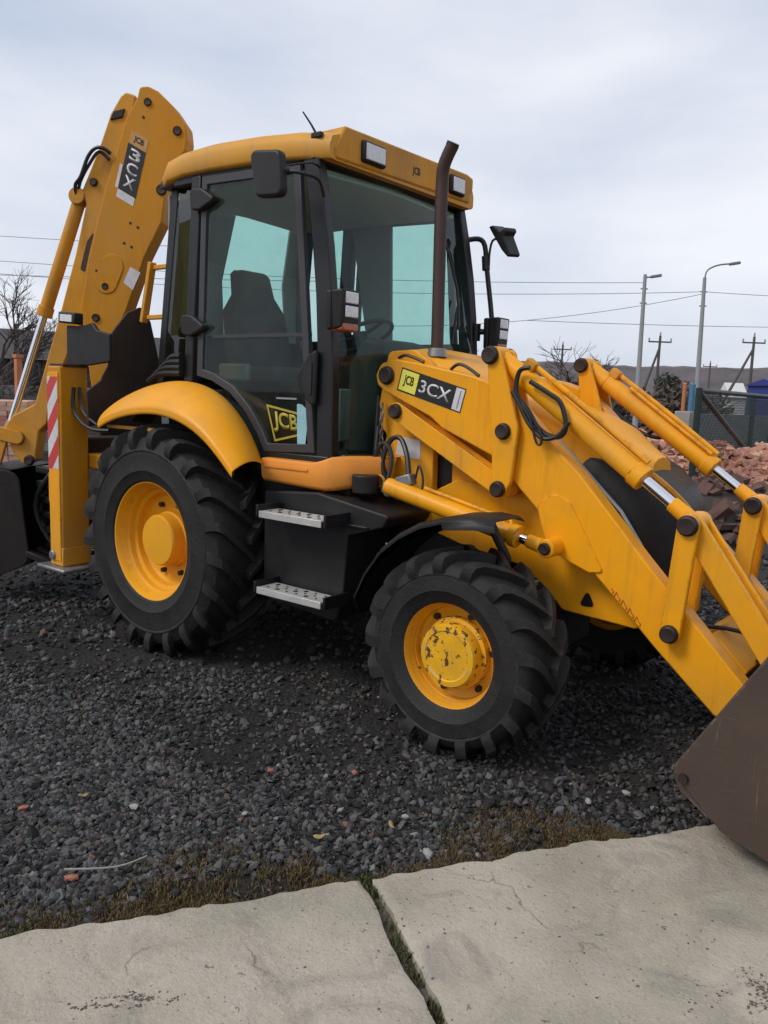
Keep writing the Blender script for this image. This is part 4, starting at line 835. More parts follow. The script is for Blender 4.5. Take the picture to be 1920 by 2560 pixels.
# ---------------- rear frame, stabilisers
rf = MB().box((-.72, 0, .78), (.12, 1.75, .62)).box((-.88, 0, 1.10), (.20, 1.75, .10)).box((-.88, 0, .55), (.20, 1.75, .10)).build('rear_frame', 'paint_rear_shaded', JB, .012)
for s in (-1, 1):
    lg = MB().box((-.985, s*.985, 1.09), (.15, .205, 1.29)).build('stabiliser_leg', 'paint_worn' if s > 0 else 'paint_rear_shaded', JB, .012)
    MB().box((-.987, s*1.0915, 1.06), (.128, .010, 1.27)).build('leg_side_plate', 'paint', lg, .003)
    MB().box((-1.062, s*1.03, .92), (.02, .12, .20)).build('leg_stop', 'paint', lg, .004)
    MB().box((-.985, s*.985, .455), (.155, .212, .13)).build('leg_inner', 'paint_worn', lg, .008)
    MB().box((-.985, s*.985, .375), (.34, .32, .028)).build('stabiliser_foot', 'grey_metal', lg, .010)
    MB().cyl((-1.02, s*1.095, .46), (-1.02, s*1.112, .46), .036, .030, 16).build('foot_pin', 'grey_metal', lg, .004)
    # red and white hazard stripes
    x0, x1, zt, zb = -1.049, -.925, 1.665, 1.055
    bands = 5; hgt = (zt-zb)
    hz = MB().plate([(x0, zb), (x1, zb), (x1, zt), (x0, zt)], s*1.0970, s*1.0982).build('hazard_panel', 'decal_white', lg)
    for k in range(4):
        z0 = zt-.02-k*.245
        pts = [(x0, z0-.16), (x1, z0), (x1, z0+.125), (x0, z0-.035)]
        def clipz(P):
            out = []
            for lim, sg in ((zt, 1), (zb, -1)):
                src = P if lim == zt else out2
                out2 = []
                for i in range(len(src)):
                    a, b = src[i], src[(i+1) % len(src)]; ia, ib = sg*(lim-a[1]) >= 0, sg*(lim-b[1]) >= 0
                    if ia: out2.append(a)
                    if ia != ib:
                        t = (lim-a[1])/(b[1]-a[1]); out2.append((a[0]+(b[0]-a[0])*t, lim))
            return out2
        pts = clipz(pts)
        if len(pts) >= 3: MB().plate(pts, s*1.0984, s*1.0992).build('red_stripe', 'decal_red', hz)
    MB().tube([(-.905, s*.99, 1.60), (-.90, s*1.0, 1.47), (-.81, s*1.0, 1.38), (-.69, s*.99, 1.333), (-.56, s*.95, 1.33)], .013, 8, 4).tube([(-.90, s*.95, 1.60), (-.88, s*.96, 1.50), (-.80, s*.97, 1.42), (-.66, s*.97, 1.36)], .011, 8, 4).build('hydraulic_hose', 'hose', lg)
    # lamp bracket with rubber flap
    lb = MB().plate(fillet([(-1.05, 2.01), (-.88, 2.0), (-.75, 2.02), (-.69, 1.97), (-.55, 1.945), (-.55, 1.77), (-.80, 1.745), (-1.05, 1.745)], .015), s*.95, s*.92).build('lamp_bracket_flap', 'black_plastic', JB, .006)
    MB().box((-.985, s*.955, 2.055), (.20, .07, .075), Matrix.Rotation(.08, 3, 'Y').to_quaternion()).build('work_lamp', 'black_plastic', lb, .01)
    MB().box((-.98, s*.993, 2.053), (.14, .006, .045), Matrix.Rotation(.08, 3, 'Y').to_quaternion()).build('lamp_lens', 'lamp_lens', lb)
    MB().box((-.985, s*.975, 1.742), (.17, .18, .02)).build('leg_cap', 'rust_brown', lb, .004)

# ---------------- backhoe: boom, dipper, rams, rear bucket, side-shifted to the near side and slewed a little
SLEW = Matrix.Translation((-1.15, -.45, 0)) @ Matrix.Rotation(.6, 4, 'Z')
boom_out = [(.124, 3.62, .02), (.140, 3.690, .03), (.201, 3.695, .05), (.272, 3.663, .05), (.379, 3.566, .06), (.469, 3.442, .06), (.480, 3.343, .05), (.469, 3.276, .05), (.334, 3.038, .06), (.296, 2.781, .06), (.170, 2.536, .06), (.034, 2.163, .06), (-.05, 1.981, .05), (-.02, 1.60, .05), (.02, 1.05, .06), (-.16, 1.00, .06), (-.24, 1.60, .05), (-.29, 2.02, .05), (-.312, 2.153, .05), (-.25, 2.508, 0), (-.123, 2.987, 0), (.038, 3.47, 0)]
TB = .17
boom = MB().plate(fillet(boom_out, .04), 0, TB).build('boom', 'paint_rear_shaded', JB, .010); boom.matrix_local = SLEW
for px, pz, r in ((.20, 3.588, .024), (.411, 3.40, .028), (-.122, 2.327, .022), (-.195, 2.103, .026), (.297, 3.003, .034)): pinhead((px, pz), 0, -1, r, boom, 'steel_pin', .008)
for px, pz in ((.068, 2.772), (.122, 2.743), (.02, 2.632), (.075, 2.607), (-.186, 2.435), (.168, 3.488)):
    MB().cyl((px, -.003, pz), (px, .01, pz), .010, n=10).build('bolt_hole', 'decal_black', boom)
MB().plate(bar2((-.115, 2.36), (-.07, 2.47), .085), -.006, .01).build('boom_boss_plate', 'paint_rear_shaded', boom, .003)
MB().plate([(.065, 2.468), (.139, 2.43), (.082, 2.306), (.013, 2.357)], -.002, -.001).build('warning_sticker', 'decal_white', boom)
# boom decal: reads from the tip down
bx = Vector((-.109, 0, -.441)).normalized(); by = Vector((.122, 0, -.067)).normalized()      # slanted graphic: its short edge is not square to the long one
b0 = Vector((.084, -.0022, 3.406))
def bq(a0, a1, h0, h1, y=0): return [b0+bx*a0+by*h0+Vector((0, y, 0)), b0+bx*a1+by*h0+Vector((0, y, 0)), b0+bx*a1+by*h1+Vector((0, y, 0)), b0+bx*a0+by*h1+Vector((0, y, 0))]
bd = MB().prism(bq(.092, .412, -.004, .140), (0, .001, 0)).build('model_decal', 'decal_black', boom)
MB().prism(bq(.005, .091, 0, .140), (0, .001, 0)).build('logo_patch', 'decal_dirty', bd)
MB().prism(bq(.413, .470, -.006, .134), (0, .001, 0)).build('white_band', 'decal_white', bd)
MB().prism(bq(.25, .412, -.030, -.0085), (0, .001, 0)).build('peeled_edge', 'decal_white', bd)
for q, ch in enumerate('3CX'):
    text_obj(ch, 'model_letter', 'decal_white', bd, b0+bx*(.150+.094*q)+by*.068+Vector((0, -.001, 0)), by, -bx, .078, bold=.02, width=.086)
text_obj('JCB', 'logo_lettering', 'decal_black', bd, b0+bx*.048+by*.070+Vector((0, -.001, 0)), by, -bx, .05, bold=.02, width=.080)
# dipper hanging behind the boom
dip = [(-.005, 3.634, .03), (.031, 3.662, .03), (.110, 3.640, .03), (.07, 3.45, 0), (-.05, 3.10, 0), (-.20, 2.60, 0), (-.32, 2.05, 0), (-.447, 1.774, 0), (-.56, 1.52, .05), (-.594, 1.314, .05), (-.655, 1.26, .05), (-.69, 1.035, .04), (-.79, 1.0, .05), (-.87, 1.10, .05), (-.93, 1.28, .05), (-.86, 1.37, .04), (-.685, 1.463, .03), (-.575, 1.82, 0), (-.483, 2.105, 0), (-.351, 2.553, 0), (-.268, 2.90, .03), (-.300, 2.985, .05), (-.164, 3.289, 0), (-.079, 3.517, 0)]
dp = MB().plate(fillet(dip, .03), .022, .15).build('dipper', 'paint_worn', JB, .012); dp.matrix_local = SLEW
pinhead((-.204, 3.05), .022, -1, .026, dp); pinhead((-.815, 1.207), .022, -1, .042, dp); pinhead((-.734, 1.04), .022, -1, .036, dp)
MB().plate([(-.052, 3.530), (.030, 3.548), (.012, 3.490), (-.078, 3.470)], .008, .158).build('hose_band', 'black_plastic', dp, .004)
MB().plate(fillet([(-.205, 2.72), (-.262, 2.642), (-.316, 2.445), (-.282, 2.425), (-.24, 2.60)], .015), .0195, .0215).build('scraped_patch', 'rust_brown', dp)
a, b = Vector((-.334, .085, 2.958)), Vector((-.932, .085, 1.231)); dv = (b-a).normalized(); e_ = a+dv*.885
br = MB().cyl(a, e_, .047, n=26).cyl(e_-dv*.06, e_+dv*.015, .057, n=26).cyl(a+Vector((0, -.07, 0)), a+Vector((0, .06, 0)), .06, n=20).build('bucket_ram', 'paint_worn', JB, .005); br.matrix_local = SLEW
MB().cyl(e_, b-dv*.06, .027, n=20).build('ram_rod', 'chrome', br)
MB().cyl(b-dv*.1, b, .034, .045, 18).cyl(b+Vector((0, -.05, 0)), b+Vector((0, .05, 0)), .045, n=18).build('rod_eye', 'grey_metal', br, .004)
MB().tube([(-.066, -.01, 3.237), (-.11, -.03, 3.268), (-.17, -.03, 3.268), (-.23, -.02, 3.209), (-.287, -.01, 3.081), (-.338, .01, 3.021), (-.33, .04, 2.92)], .013, 8, 4).tube([(-.08, 0, 3.20), (-.15, -.01, 3.25), (-.22, -.01, 3.17), (-.30, .01, 3.05), (-.33, .04, 2.96)], .012, 8, 4).build('hydraulic_hose', 'hose', br)
lk = MB().plate(bar2((-.932, 1.231), (-1.02, .96), .05), .0, .03).plate(bar2((-.932, 1.231), (-.815, 1.207), .05), -.012, .012).build('tipping_link', 'paint_worn', JB, .005); lk.matrix_local = SLEW
# rear bucket, closed, hanging at the back
def rear_bucket():
    prof = [(-.70, .98), (-1.05, 1.0), (-1.28, .80), (-1.32, .50), (-1.16, .26), (-.90, .18), (-.62, .30)]
    pr = fillet([(p[0], p[1], .12) for p in prof], .12)
    rows = [[(x, -.22, z), (x, .08, z), (x, .40, z)] for x, z in pr[4:-2]]
    bk_ = MB().grid(rows, (.02, 0, .01)).build('rear_bucket', 'dark_steel', JB, .004); bk_.matrix_local = SLEW
    for yy in (-.23, .39): MB().plate(pr, yy, yy+.022).build('side_plate', 'dark_steel', bk_, .006)
    for k in range(5): MB().box((-.56, -.20+.14*k, .34), (.20, .07, .05), Matrix.Rotation(.35, 3, 'Y').to_quaternion()).build('bucket_tooth', 'dark_steel', bk_, .01)
rear_bucket()
kp = MB().box((-1.28, -.49, .90), (.34, .36, .9)).box((-1.10, -.30, 1.15), (.16, 1.2, .22)).box((-1.10, -.30, .62), (.16, 1.2, .20)).build('king_post', 'rust_brown', JB, .02)
for k in range(6):
    ya, xa = -.70+.05*k, -1.42-.03*k
    MB().tube([(xa+.25, ya+.1, 1.25), (xa, ya-.12, 1.02-.05*k), (xa-.18, ya-.20, .72-.06*k), (xa-.05, ya-.12, .42-.02*k), (xa+.25, ya, .40)], .020, 8, 4).build('hydraulic_hose', 'hose', kp)
for k in range(5): MB().box((-1.50, -.78, .98-.11*k), (.34, .16, .055)).build('slew_rib', 'black_frame', kp, .012)
for k in range(4): MB().tube([(-1.2+.05*k, -.55, 1.2), (-1.35+.05*k, -.60, .75), (-1.6-.05*k, -.62, .50-.03*k), (-1.9, -.6, .45), (-2.1, -.55, .7)], .018, 8, 4).build('hydraulic_hose', 'hose', kp)
# dark curved hose guard between the boom and the cab
gd_ = fillet([(-.990, 1.575, .01), (-.883, 1.65, .06), (-.821, 1.752, .06), (-.808, 1.88, .06), (-.80, 1.96, .03), (-.763, 2.008, .03), (-.676, 2.11, .03), (-.564, 2.161, .03), (-.49, 2.066, .03), (-.40, 1.716, .03), (-.40, 1.35, .01), (-.98, 1.35, .01)], .03)
MB().prism([(-.75, y, z) for y, z in gd_], (-.02, 0, 0)).build('hose_guard', 'rust_brown', JB, .004)
MB().box((-.60, -.62, 2.24), (.035, .05, .40), Matrix.Rotation(.25, 3, 'Y').to_quaternion()).box((-.50, -.61, 2.08), (.22, .035, .03)).box((-.45, -.61, 2.40), (.26, .03, .03)).build('boom_lock_bar', 'paint_worn', JB, .006)

# ================================================================== loose ground cover
def colour_attr(me, cols):
    a = me.color_attributes.new('tint', 'FLOAT_COLOR', 'POINT'); a.data.foreach_set('color', np.asarray(cols, dtype=np.float32).ravel())
def vnoise(x, y, seed):
    """cheap smooth value noise"""
    r = np.random.RandomState(seed); g = r.rand(64, 64)
    xi, yi = np.floor(x).astype(int), np.floor(y).astype(int); fx, fy = x-xi, y-yi
    fx = fx*fx*(3-2*fx); fy = fy*fy*(3-2*fy)
    q = lambda a, b: g[a % 64, b % 64]
    return (q(xi, yi)*(1-fx)+q(xi+1, yi)*fx)*(1-fy)+(q(xi, yi+1)*(1-fx)+q(xi+1, yi+1)*fx)*fy
CAMXY = np.array([4.15, -4.02]); FXY = np.array([-.619, .785]); RXY = np.array([.785, .619])
def in_view(P, lo, hi):
    d = P-CAMXY; f = d@FXY; r = d@RXY
    return (f > lo) & (f < hi) & (np.abs(r) < f*.53+.3)
def gravel():
    rs = np.random.RandomState(11)
    phi = (1+5**.5)/2
    ico = np.array([(-1, phi, 0), (1, phi, 0), (-1, -phi, 0), (1, -phi, 0), (0, -1, phi), (0, 1, phi), (0, -1, -phi), (0, 1, -phi), (phi, 0, -1), (phi, 0, 1), (-phi, 0, -1), (-phi, 0, 1)])/math.sqrt(1+phi*phi)
    fac = np.array([(0, 11, 5), (0, 5, 1), (0, 1, 7), (0, 7, 10), (0, 10, 11), (1, 5, 9), (5, 11, 4), (11, 10, 2), (10, 7, 6), (7, 1, 8), (3, 9, 4), (3, 4, 2), (3, 2, 6), (3, 6, 8), (3, 8, 9), (4, 9, 5), (2, 4, 11), (6, 2, 10), (8, 6, 7), (9, 8, 1)])
    PS = []; SZ = []
    ea = np.array(EA[:2]); en = np.array(EN[:2])
    for lo, hi, num, s0, s1 in ((1.2, 4.6, 78000, .0055, .0165), (4.6, 7.5, 19000, .009, .024), (7.5, 12, 6500, .014, .034)):
        f_ = np.sqrt(rs.uniform(lo*lo, hi*hi, num*3)); r_ = rs.uniform(-1, 1, num*3)*(f_*.74+.5)
        P = CAMXY+f_[:, None]*FXY+r_[:, None]*RXY
        P = P[((P-ea)@en) < .01]
        n = vnoise(P[:, 0]*1.3+9, P[:, 1]*1.3+5, 2)*.6+vnoise(P[:, 0]*4, P[:, 1]*4, 3)*.4
        # compacted wheel track beside the machine and mossy verge by the slab carry few stones
        side_d = np.abs(P[:, 1]+1.30-.16*(P[:, 0]-1.5)+.12*np.sin(P[:, 0]*1.5)); trk = np.clip(1.35-side_d/.42, 0, 1)*(P[:, 0] < 2.3)
        near_m = np.clip((P[:, 1]+1.78-.10*P[:, 0]+.25*(vnoise(P[:, 0]*2+3, P[:, 1]*2, 6)-.5))/.30, 0, 1)*.80; trk = np.maximum(trk, near_m)
        edge = -((P-ea)@en); sl = (P-ea)@np.array(ED[:2]); verge = np.zeros(len(P))
        for a0, a1, wm in ((-.85, -.05, .22), (.30, 1.00, .20), (-1.6, -.9, .10)):
            pw = np.sin(np.clip((sl-a0)/(a1-a0), 0, 1)*PI)**.6*wm*(.6+.8*vnoise(P[:, 0]*6, P[:, 1]*6, 8)); verge = np.maximum(verge, ((sl > a0) & (sl < a1))*np.clip((pw-edge)/.06, 0, 1))
        under = ((P[:, 1] > -1.0) & (P[:, 1] < 1.0) & (P[:, 0] > -1) & (P[:, 0] < 3))*.45
        keep = rs.rand(len(P)) < np.clip(.30+2.0*(n-.32), .10, 1)*(1-.80*trk)*(1-.93*verge)*(1-under)
        P = P[keep][:num]; PS.append(P)
        SZ.append(s0+(s1-s0)*rs.rand(len(P))**1.9)
    f_ = np.sqrt(rs.uniform(2.2**2, 6.5**2, 450)); r_ = rs.uniform(-1, 1, 450)*(f_*.5); P = CAMXY+f_[:, None]*FXY+r_[:, None]*RXY; P = P[((P-ea)@en) < -.04]; PS.append(P); SZ.append(rs.uniform(.014, .025, len(P)))
    P = np.concatenate(PS); S = np.concatenate(SZ); N = len(P)
    sc3 = np.stack([S*rs.uniform(.8, 1.5, N), S*rs.uniform(.7, 1.15, N), S*rs.uniform(.5, .95, N)], 1)
    V = ico[None]*(1+rs.uniform(-.28, .28, (N, 12, 1)))*sc3[:, None]
    tl = rs.normal(0, .35, (N, 2)); V[:, :, 2] += V[:, :, 0]*tl[:, :1]+V[:, :, 1]*tl[:, 1:]
    a = rs.uniform(0, 6.28, N); c, s_ = np.cos(a)[:, None], np.sin(a)[:, None]
    X = V[:, :, 0]*c-V[:, :, 1]*s_+P[:, :1]; Y = V[:, :, 0]*s_+V[:, :, 1]*c+P[:, 1:]
    Zv = V[:, :, 2]+(sc3[:, 2]*rs.uniform(.25, .95, N))[:, None]
    verts = np.stack([X, Y, Zv], -1).reshape(-1, 3)
    faces = (fac[None]+12*np.arange(N)[:, None, None]).reshape(-1, 3)
    me = bpy.data.meshes.new('gravel'); me.vertices.add(len(verts)); me.vertices.foreach_set('co', verts.ravel().astype(np.float32))
    me.loops.add(len(faces)*3); me.loops.foreach_set('vertex_index', faces.ravel().astype(np.int32))
    me.polygons.add(len(faces)); me.polygons.foreach_set('loop_start', np.arange(0, len(faces)*3, 3, dtype=np.int32)); me.polygons.foreach_set('loop_total', np.full(len(faces), 3, dtype=np.int32))
    me.update(calc_edges=True); me.validate(); me.shade_flat()
    base = np.array([.055, .0535, .053])*(.22+1.75*rs.rand(N, 1)**1.6)*(1+rs.uniform(-.10, .10, (N, 3))); k = rs.rand(N)
    base[k > .95] = np.array([.085, .08, .075])*rs.uniform(.7, 1.3, ((k > .95).sum(), 1)); base[k > .992] = np.array([.19, .18, .165])
    base[(k > .90) & (k < .915)] = np.array([.075, .055, .043]); base[(k > .915) & (k < .917)] = np.array([.16, .08, .055])
    cols = np.concatenate([np.repeat(base, 12, 0), np.ones((N*12, 1))], 1); colour_attr(me, cols)
    me.materials.append(MATS['gravel_stone'])
    o = bpy.data.objects.new('gravel', me); col.objects.link(o); stuff(o); tag(o, 'loose dark grey crushed stone covering the yard', 'gravel')
gravel()

def blades(name, pts, label, hmin, hmax, cols, lean, cat='grass'):
    rs = np.random.RandomState(len(pts)); N = len(pts); P = np.asarray(pts)
    a = rs.uniform(0, 6.28, N); h = rs.uniform(hmin, hmax, N); wd = rs.uniform(.0016, .0034, N); ln = rs.uniform(.2, 1, N)*lean*h; la = rs.uniform(0, 6.28, N)
    dx_, dy_ = np.cos(a)*wd, np.sin(a)*wd; lx, ly = np.cos(la)*ln, np.sin(la)*ln
    z0 = P[:, 2]
    V = np.stack([np.stack([P[:, 0]-dx_, P[:, 1]-dy_, z0], 1), np.stack([P[:, 0]+dx_, P[:, 1]+dy_, z0], 1), np.stack([P[:, 0]+lx*.45+dx_*.8, P[:, 1]+ly*.45+dy_*.8, z0+h*.62], 1), np.stack([P[:, 0]+lx*.45-dx_*.8, P[:, 1]+ly*.45-dy_*.8, z0+h*.62], 1), np.stack([P[:, 0]+lx, P[:, 1]+ly, z0+h], 1)], 1).reshape(-1, 3)
    F_ = [];
    for i in range(N): F_ += [(5*i, 5*i+1, 5*i+2, 5*i+3), (5*i+3, 5*i+2, 5*i+4)]
    me = bpy.data.meshes.new(name); me.from_pydata(V.tolist(), [], F_); me.update()
    cc = np.array(cols)[rs.randint(0, len(cols), N)]*rs.uniform(.7, 1.35, (N, 1)); colour_attr(me, np.concatenate([np.repeat(cc, 5, 0), np.ones((N*5, 1))], 1))
    me.materials.append(MATS['grass']); o = bpy.data.objects.new(name, me); col.objects.link(o); stuff(o); tag(o, label, cat); return o
def verge_pts(segs, num, seed):
    rs = np.random.RandomState(seed); out = []
    for s0, s1, wmax, dens in segs:
        n = int(num*dens)
        s = rs.uniform(s0, s1, n); prof = np.sin(np.clip((s-s0)/(s1-s0), 0, 1)*PI)**.7*wmax+.012
        e = -np.abs(rs.normal(0, .5, n))*prof+.01
        x = EA.x+ED.x*s+EN.x*e; y = EA.y+ED.y*s+EN.y*e
        cl = vnoise(x*14, y*14, 5); k = rs.rand(n) < np.clip(cl*1.8-.3, .08, 1)
        out.append(np.stack([x[k], y[k], np.full(k.sum(), .004)], 1))
    return np.concatenate(out)
blades('dry_grass', verge_pts([(-.90, -.03, .34, 2.2), (.24, 1.04, .30, 2.0), (-1.4, -.75, .14, 1.0), (.02, .35, .06, .3)], 9000, 3), 'short dry brown grass along the broken edge of the concrete', .006, .026, [(.10, .078, .036), (.14, .105, .052), (.08, .074, .028), (.125, .066, .036)], .9)
gp_ = []
rs_ = np.random.RandomState(5)
for s0, s1, n, e0, e1 in ((-.03, .03, 260, -.03, .08), (-1.25, -1.02, 420, -.08, .02)):
    s = rs_.uniform(s0, s1, n); e = rs_.uniform(e0, e1, n); gp_.append(np.stack([EA.x+ED.x*s+EN.x*e, EA.y+ED.y*s+EN.y*e, np.full(n, .006)], 1))
for e0, e1, n in ((.08, .30, 60), (.30, .50, 130), (.55, .80, 170)):
    s = rs_.normal(0.0, .010, n); e = rs_.uniform(e0, e1, n); gp_.append(np.stack([EA.x+ED.x*s+EN.x*e, EA.y+ED.y*s+EN.y*e, np.full(n, .006)], 1))
blades('green_grass', np.concatenate(gp_), 'small green grass tufts in the joint between the concrete slabs', .010, .034, [(.045, .065, .018), (.065, .085, .025), (.09, .085, .035)], .8)

# counted litter lying on the gravel
def stone_thing(name, x, y, r, m, label, cat, group=None, flat=.55, seed=0):
    rr = random.Random(seed); import bmesh
    me = bpy.data.meshes.new(name); bm = bmesh.new(); bmesh.ops.create_icosphere(bm, subdivisions=1, radius=1)
    k = [Vector((rr.uniform(-1, 1), rr.uniform(-1, 1), rr.uniform(-1, 1))) for _ in range(5)]
    for v in bm.verts:
        f_ = 1+.16*sum(math.sin(2.2*v.co.dot(q)+i) for i, q in enumerate(k))/2
        f_ *= rr.uniform(.78, 1.2); v.co = Vector((v.co.x*1.35*f_, v.co.y*f_*.9, v.co.z*flat*f_))*r*.85
    bm.to_mesh(me); bm.free(); me.materials.append(MATS[m])
    o = bpy.data.objects.new(name, me); col.objects.link(o); o.location = (x, y, .018+r*flat*.6); o.rotation_euler = (rr.uniform(-.3, .3), rr.uniform(-.3, .3), rr.uniform(0, 6)); return tag(o, label, cat, group)
for i, (x, y, r) in enumerate([(2.636, -1.773, .020), (2.984, -.851, .018), (1.60, -2.27, .020), (2.90, -1.02, .016), (2.42, -1.62, .015), (1.95, -2.02, .014), (2.2, -1.75, .013)]):
    stone_thing('pale_pebble', x, y, r, 'pale_stone', 'pale grey pebble lying loose on the dark gravel', 'pebble', 'pale pebbles on the gravel', .7, i)
for i, (x, y, r) in enumerate([(1.758, -1.70, .015), (2.034, -1.474, .018), (1.846, -2.678, .022), (1.30, -2.55, .018)]):
    stone_thing('brick_fragment', x, y, r, 'brick_shard', 'small salmon red brick fragment on the dark gravel', 'brick fragment', 'brick fragments on the gravel', .6, 20+i)
def leaf(x, y, r, seed):
    rr = random.Random(seed); n = 12; vs = []
    for k in range(n):
        a = 2*PI*k/n; q = r*(1+.25*math.cos(2*a)+.12*rr.uniform(-1, 1)); vs.append(Vector((q*math.cos(a), q*.75*math.sin(a), .25*r*math.cos(a*2)+.002)))
    vs.append(Vector((0, 0, .30*r)))
    mb = MB(); mb.add(vs+[v+Vector((0, 0, -.0015)) for v in vs], [(k, (k+1) % n, n) for k in range(n)]+[(n+1+(k+1) % n, n+1+k, 2*n+1) for k in range(n)]+[(k, n+1+k, n+1+(k+1) % n, (k+1) % n) for k in range(n)])
    o = mb.build('fallen_leaf', 'leaf_yellow', None, smooth=0); o.location = (x, y, .034); o.rotation_euler = (rr.uniform(-.4, .4), rr.uniform(-.4, .4), rr.uniform(0, 6))
    tag(o, 'small dry yellow leaf lying on the dark gravel', 'leaf', 'yellow leaves on the gravel')
for i, (x, y, r) in enumerate([(2.283, -1.959, .018), (2.428, -1.721, .015), (1.393, -2.358, .015)]): leaf(x, y, r, i)
tag(MB().tube([(1.813, -2.684, .045), (1.914, -2.559, .038), (1.946, -2.457, .045)], [.004, .0022], 6, 4).build('twig', 'dry_twig', None), 'thin pale bent twig lying on the gravel beside a brick fragment', 'twig')
# mud crumbs dropped on the slab
def mud_crumbs(x, y, ang, lx, ly, n, label, seed):
    rs = np.random.RandomState(seed); mb = MB(); ca, sa = math.cos(ang), math.sin(ang)
    k = 0
    while k < n:
        u, v = rs.normal(0, .42), rs.normal(0, .42)
        if vnoise(np.array([u*3.1+7]), np.array([v*3.1+3]), seed)[0]+rs.rand()*.35 < .62: continue
        k += 1; r = .0018+.0045*rs.rand()**2.5; px, py = x+ca*u*lx-sa*v*ly, y+sa*u*lx+ca*v*ly; m = 6; a0 = rs.rand()*6
        vs = [(px, py, .0345+r*.55)]+[(px+r*(.7+.6*rs.rand())*math.cos(a0+6.283*i/m), py+r*(.7+.6*rs.rand())*math.sin(a0+6.283*i/m), .0335) for i in range(m)]
        mb.add(vs, [(0, 1+i, 1+(i+1) % m) for i in range(m)])
    o = mb.build('mud_crumbs', 'mud', None, smooth=0); stuff(o); tag(o, label, 'mud')
mud_crumbs(3.76, -1.72, .95, .20, .10, 450, 'dark mud crumbs scattered on the concrete slab in front of the bucket', 1)
mud_crumbs(2.46, -2.885, .85, .16, .035, 220, 'thin dark mud smear on the concrete slab with the ragged edge', 2)
mud_crumbs(2.95, -1.75, .3, 1.3, 1.2, 420, 'sparse earth crumbs sprinkled over the concrete slabs', 3)

# ================================================================== background
def brick_mesh(m): return MB().box((0, 0, 0), (.25, .12, .065)).mesh('brick', m, 0)
BR = [brick_mesh('brick%d' % i) for i in range(4)]; OB = [brick_mesh('old_brick%d' % i) for i in range(3)]
def brick_heap():
    rr = random.Random(21)
    A, B = Vector((-2.6, 8.9, 0)), Vector((1.6, 14.6, 0)); ax_ = (B-A).normalized(); nrm = Vector((ax_.y, -ax_.x, 0))   # nrm faces the yard
    rows = []; n = 26
    def prof(t): return .98+.10*math.sin(t*7)+.08*math.sin(t*17+1)
    for w_, hf in ((-1.4, 0), (-.9, .55), (-.35, .95), (.15, .93), (.40, .55), (.62, .0)):
        rows.append([A.lerp(B, i/n)+nrm*(w_+.06*rr.uniform(-1, 1))+Vector((0, 0, prof(i/n)*hf-.10+rr.uniform(-.03, .03) if hf else -.02)) for i in range(n+1)])
    heap = MB().grid(rows).build('brick_heap', 'old_brick1', None, smooth=0)
    tag(heap, 'long heap of salmon red bricks with a dark rubble face behind the gate', 'brick heap')
    cnt = 0
    while cnt < 295:
        t = rr.random(); top = rr.random() < .5
        if top: w_ = rr.uniform(-.75, .28); z = prof(t)*.94+rr.uniform(-.05, .06); me = rr.choice(BR); tl = .35
        else:
            w_ = rr.uniform(.26, .60); z = max(.05, prof(t)*(.90-(w_-.2)*2.0)+rr.uniform(-.06, .06)); me = rr.choice(BR if rr.random() < .8 else OB); tl = .7
        o = bpy.data.objects.new('brick', me); col.objects.link(o); o.parent = heap
        o.location = A.lerp(B, t)+nrm*w_+Vector((0, 0, z)); o.rotation_euler = (rr.gauss(0, tl), rr.gauss(0, tl), rr.uniform(0, 3.1)); cnt += 1
    # the rest of the rubble, past counting
    V = MB()
    for k in range(1500):
        t = rr.random(); q = rr.random()
        if q < .45: w_ = rr.uniform(-1.0, .3); z = prof(t)*(.90 if w_ > -.4 else .9-(-.4-w_)*.75)
        else: w_ = rr.uniform(.22, .68); z = max(.03, prof(t)*(.92-(w_-.2)*2.05))
        V.box(A.lerp(B, t)+nrm*w_+Vector((0, 0, z)), (rr.uniform(.12, .25), .12, .065), Matrix.Rotation(rr.uniform(0, 3), 3, 'Z').to_quaternion() @ Matrix.Rotation(rr.gauss(0, .8), 3, 'X').to_quaternion())
    stuff(V.build('rubble', 'brick1', heap, smooth=0))
brick_heap()
def rubble_heap():
    rr = random.Random(77); c = Vector((.75, 7.1, 0)); rx = Vector((.785, .62, 0)); fy = Vector((-.62, .785, 0)); rows = []
    def hgt(a, b): return max(0, 1-(a/2.3)**2)*max(0, 1-(b/1.7)**2)*.62+.05*math.sin(a*5)*math.cos(b*4)
    for i in range(19):
        rows.append([c+rx*((j-12)*.2)+fy*((i-9)*.2)+zv_*(hgt((j-12)*.2, (i-9)*.2)-.02+rr.uniform(-.03, .03) if 0 < i < 18 and 0 < j < 24 else -.03) for j in range(25)])
    hp = MB().grid(rows).build('rubble_heap', 'rust_brown', None, smooth=0); tag(hp, 'low heap of dark dirty rubble and broken old bricks in front of the gate', 'rubble heap')
    chunks = []
    for k in range(6):
        d = (rr.uniform(.14, .30), rr.uniform(.10, .18), rr.uniform(.05, .11)); chunks.append(MB().box((0, 0, 0), d).mesh('chunk', 'old_brick%d' % (k % 3), 0))
        for v in chunks[-1].vertices: v.co += Vector((rr.uniform(-.02, .02), rr.uniform(-.02, .02), rr.uniform(-.015, .015)))
    for k in range(280):
        a, b = rr.uniform(-2.2, 2.2), rr.uniform(-1.6, 1.6)
        o = bpy.data.objects.new('brick_chunk', rr.choice(chunks)); col.objects.link(o); o.parent = hp
        o.location = c+rx*a+fy*b+zv_*(hgt(a, b)+.02); o.rotation_euler = (rr.gauss(0, .5), rr.gauss(0, .5), rr.uniform(0, 6)); q = rr.uniform(.6, 1.3); o.scale = (q, q, q)
zv_ = Vector((0, 0, 1))
rubble_heap()
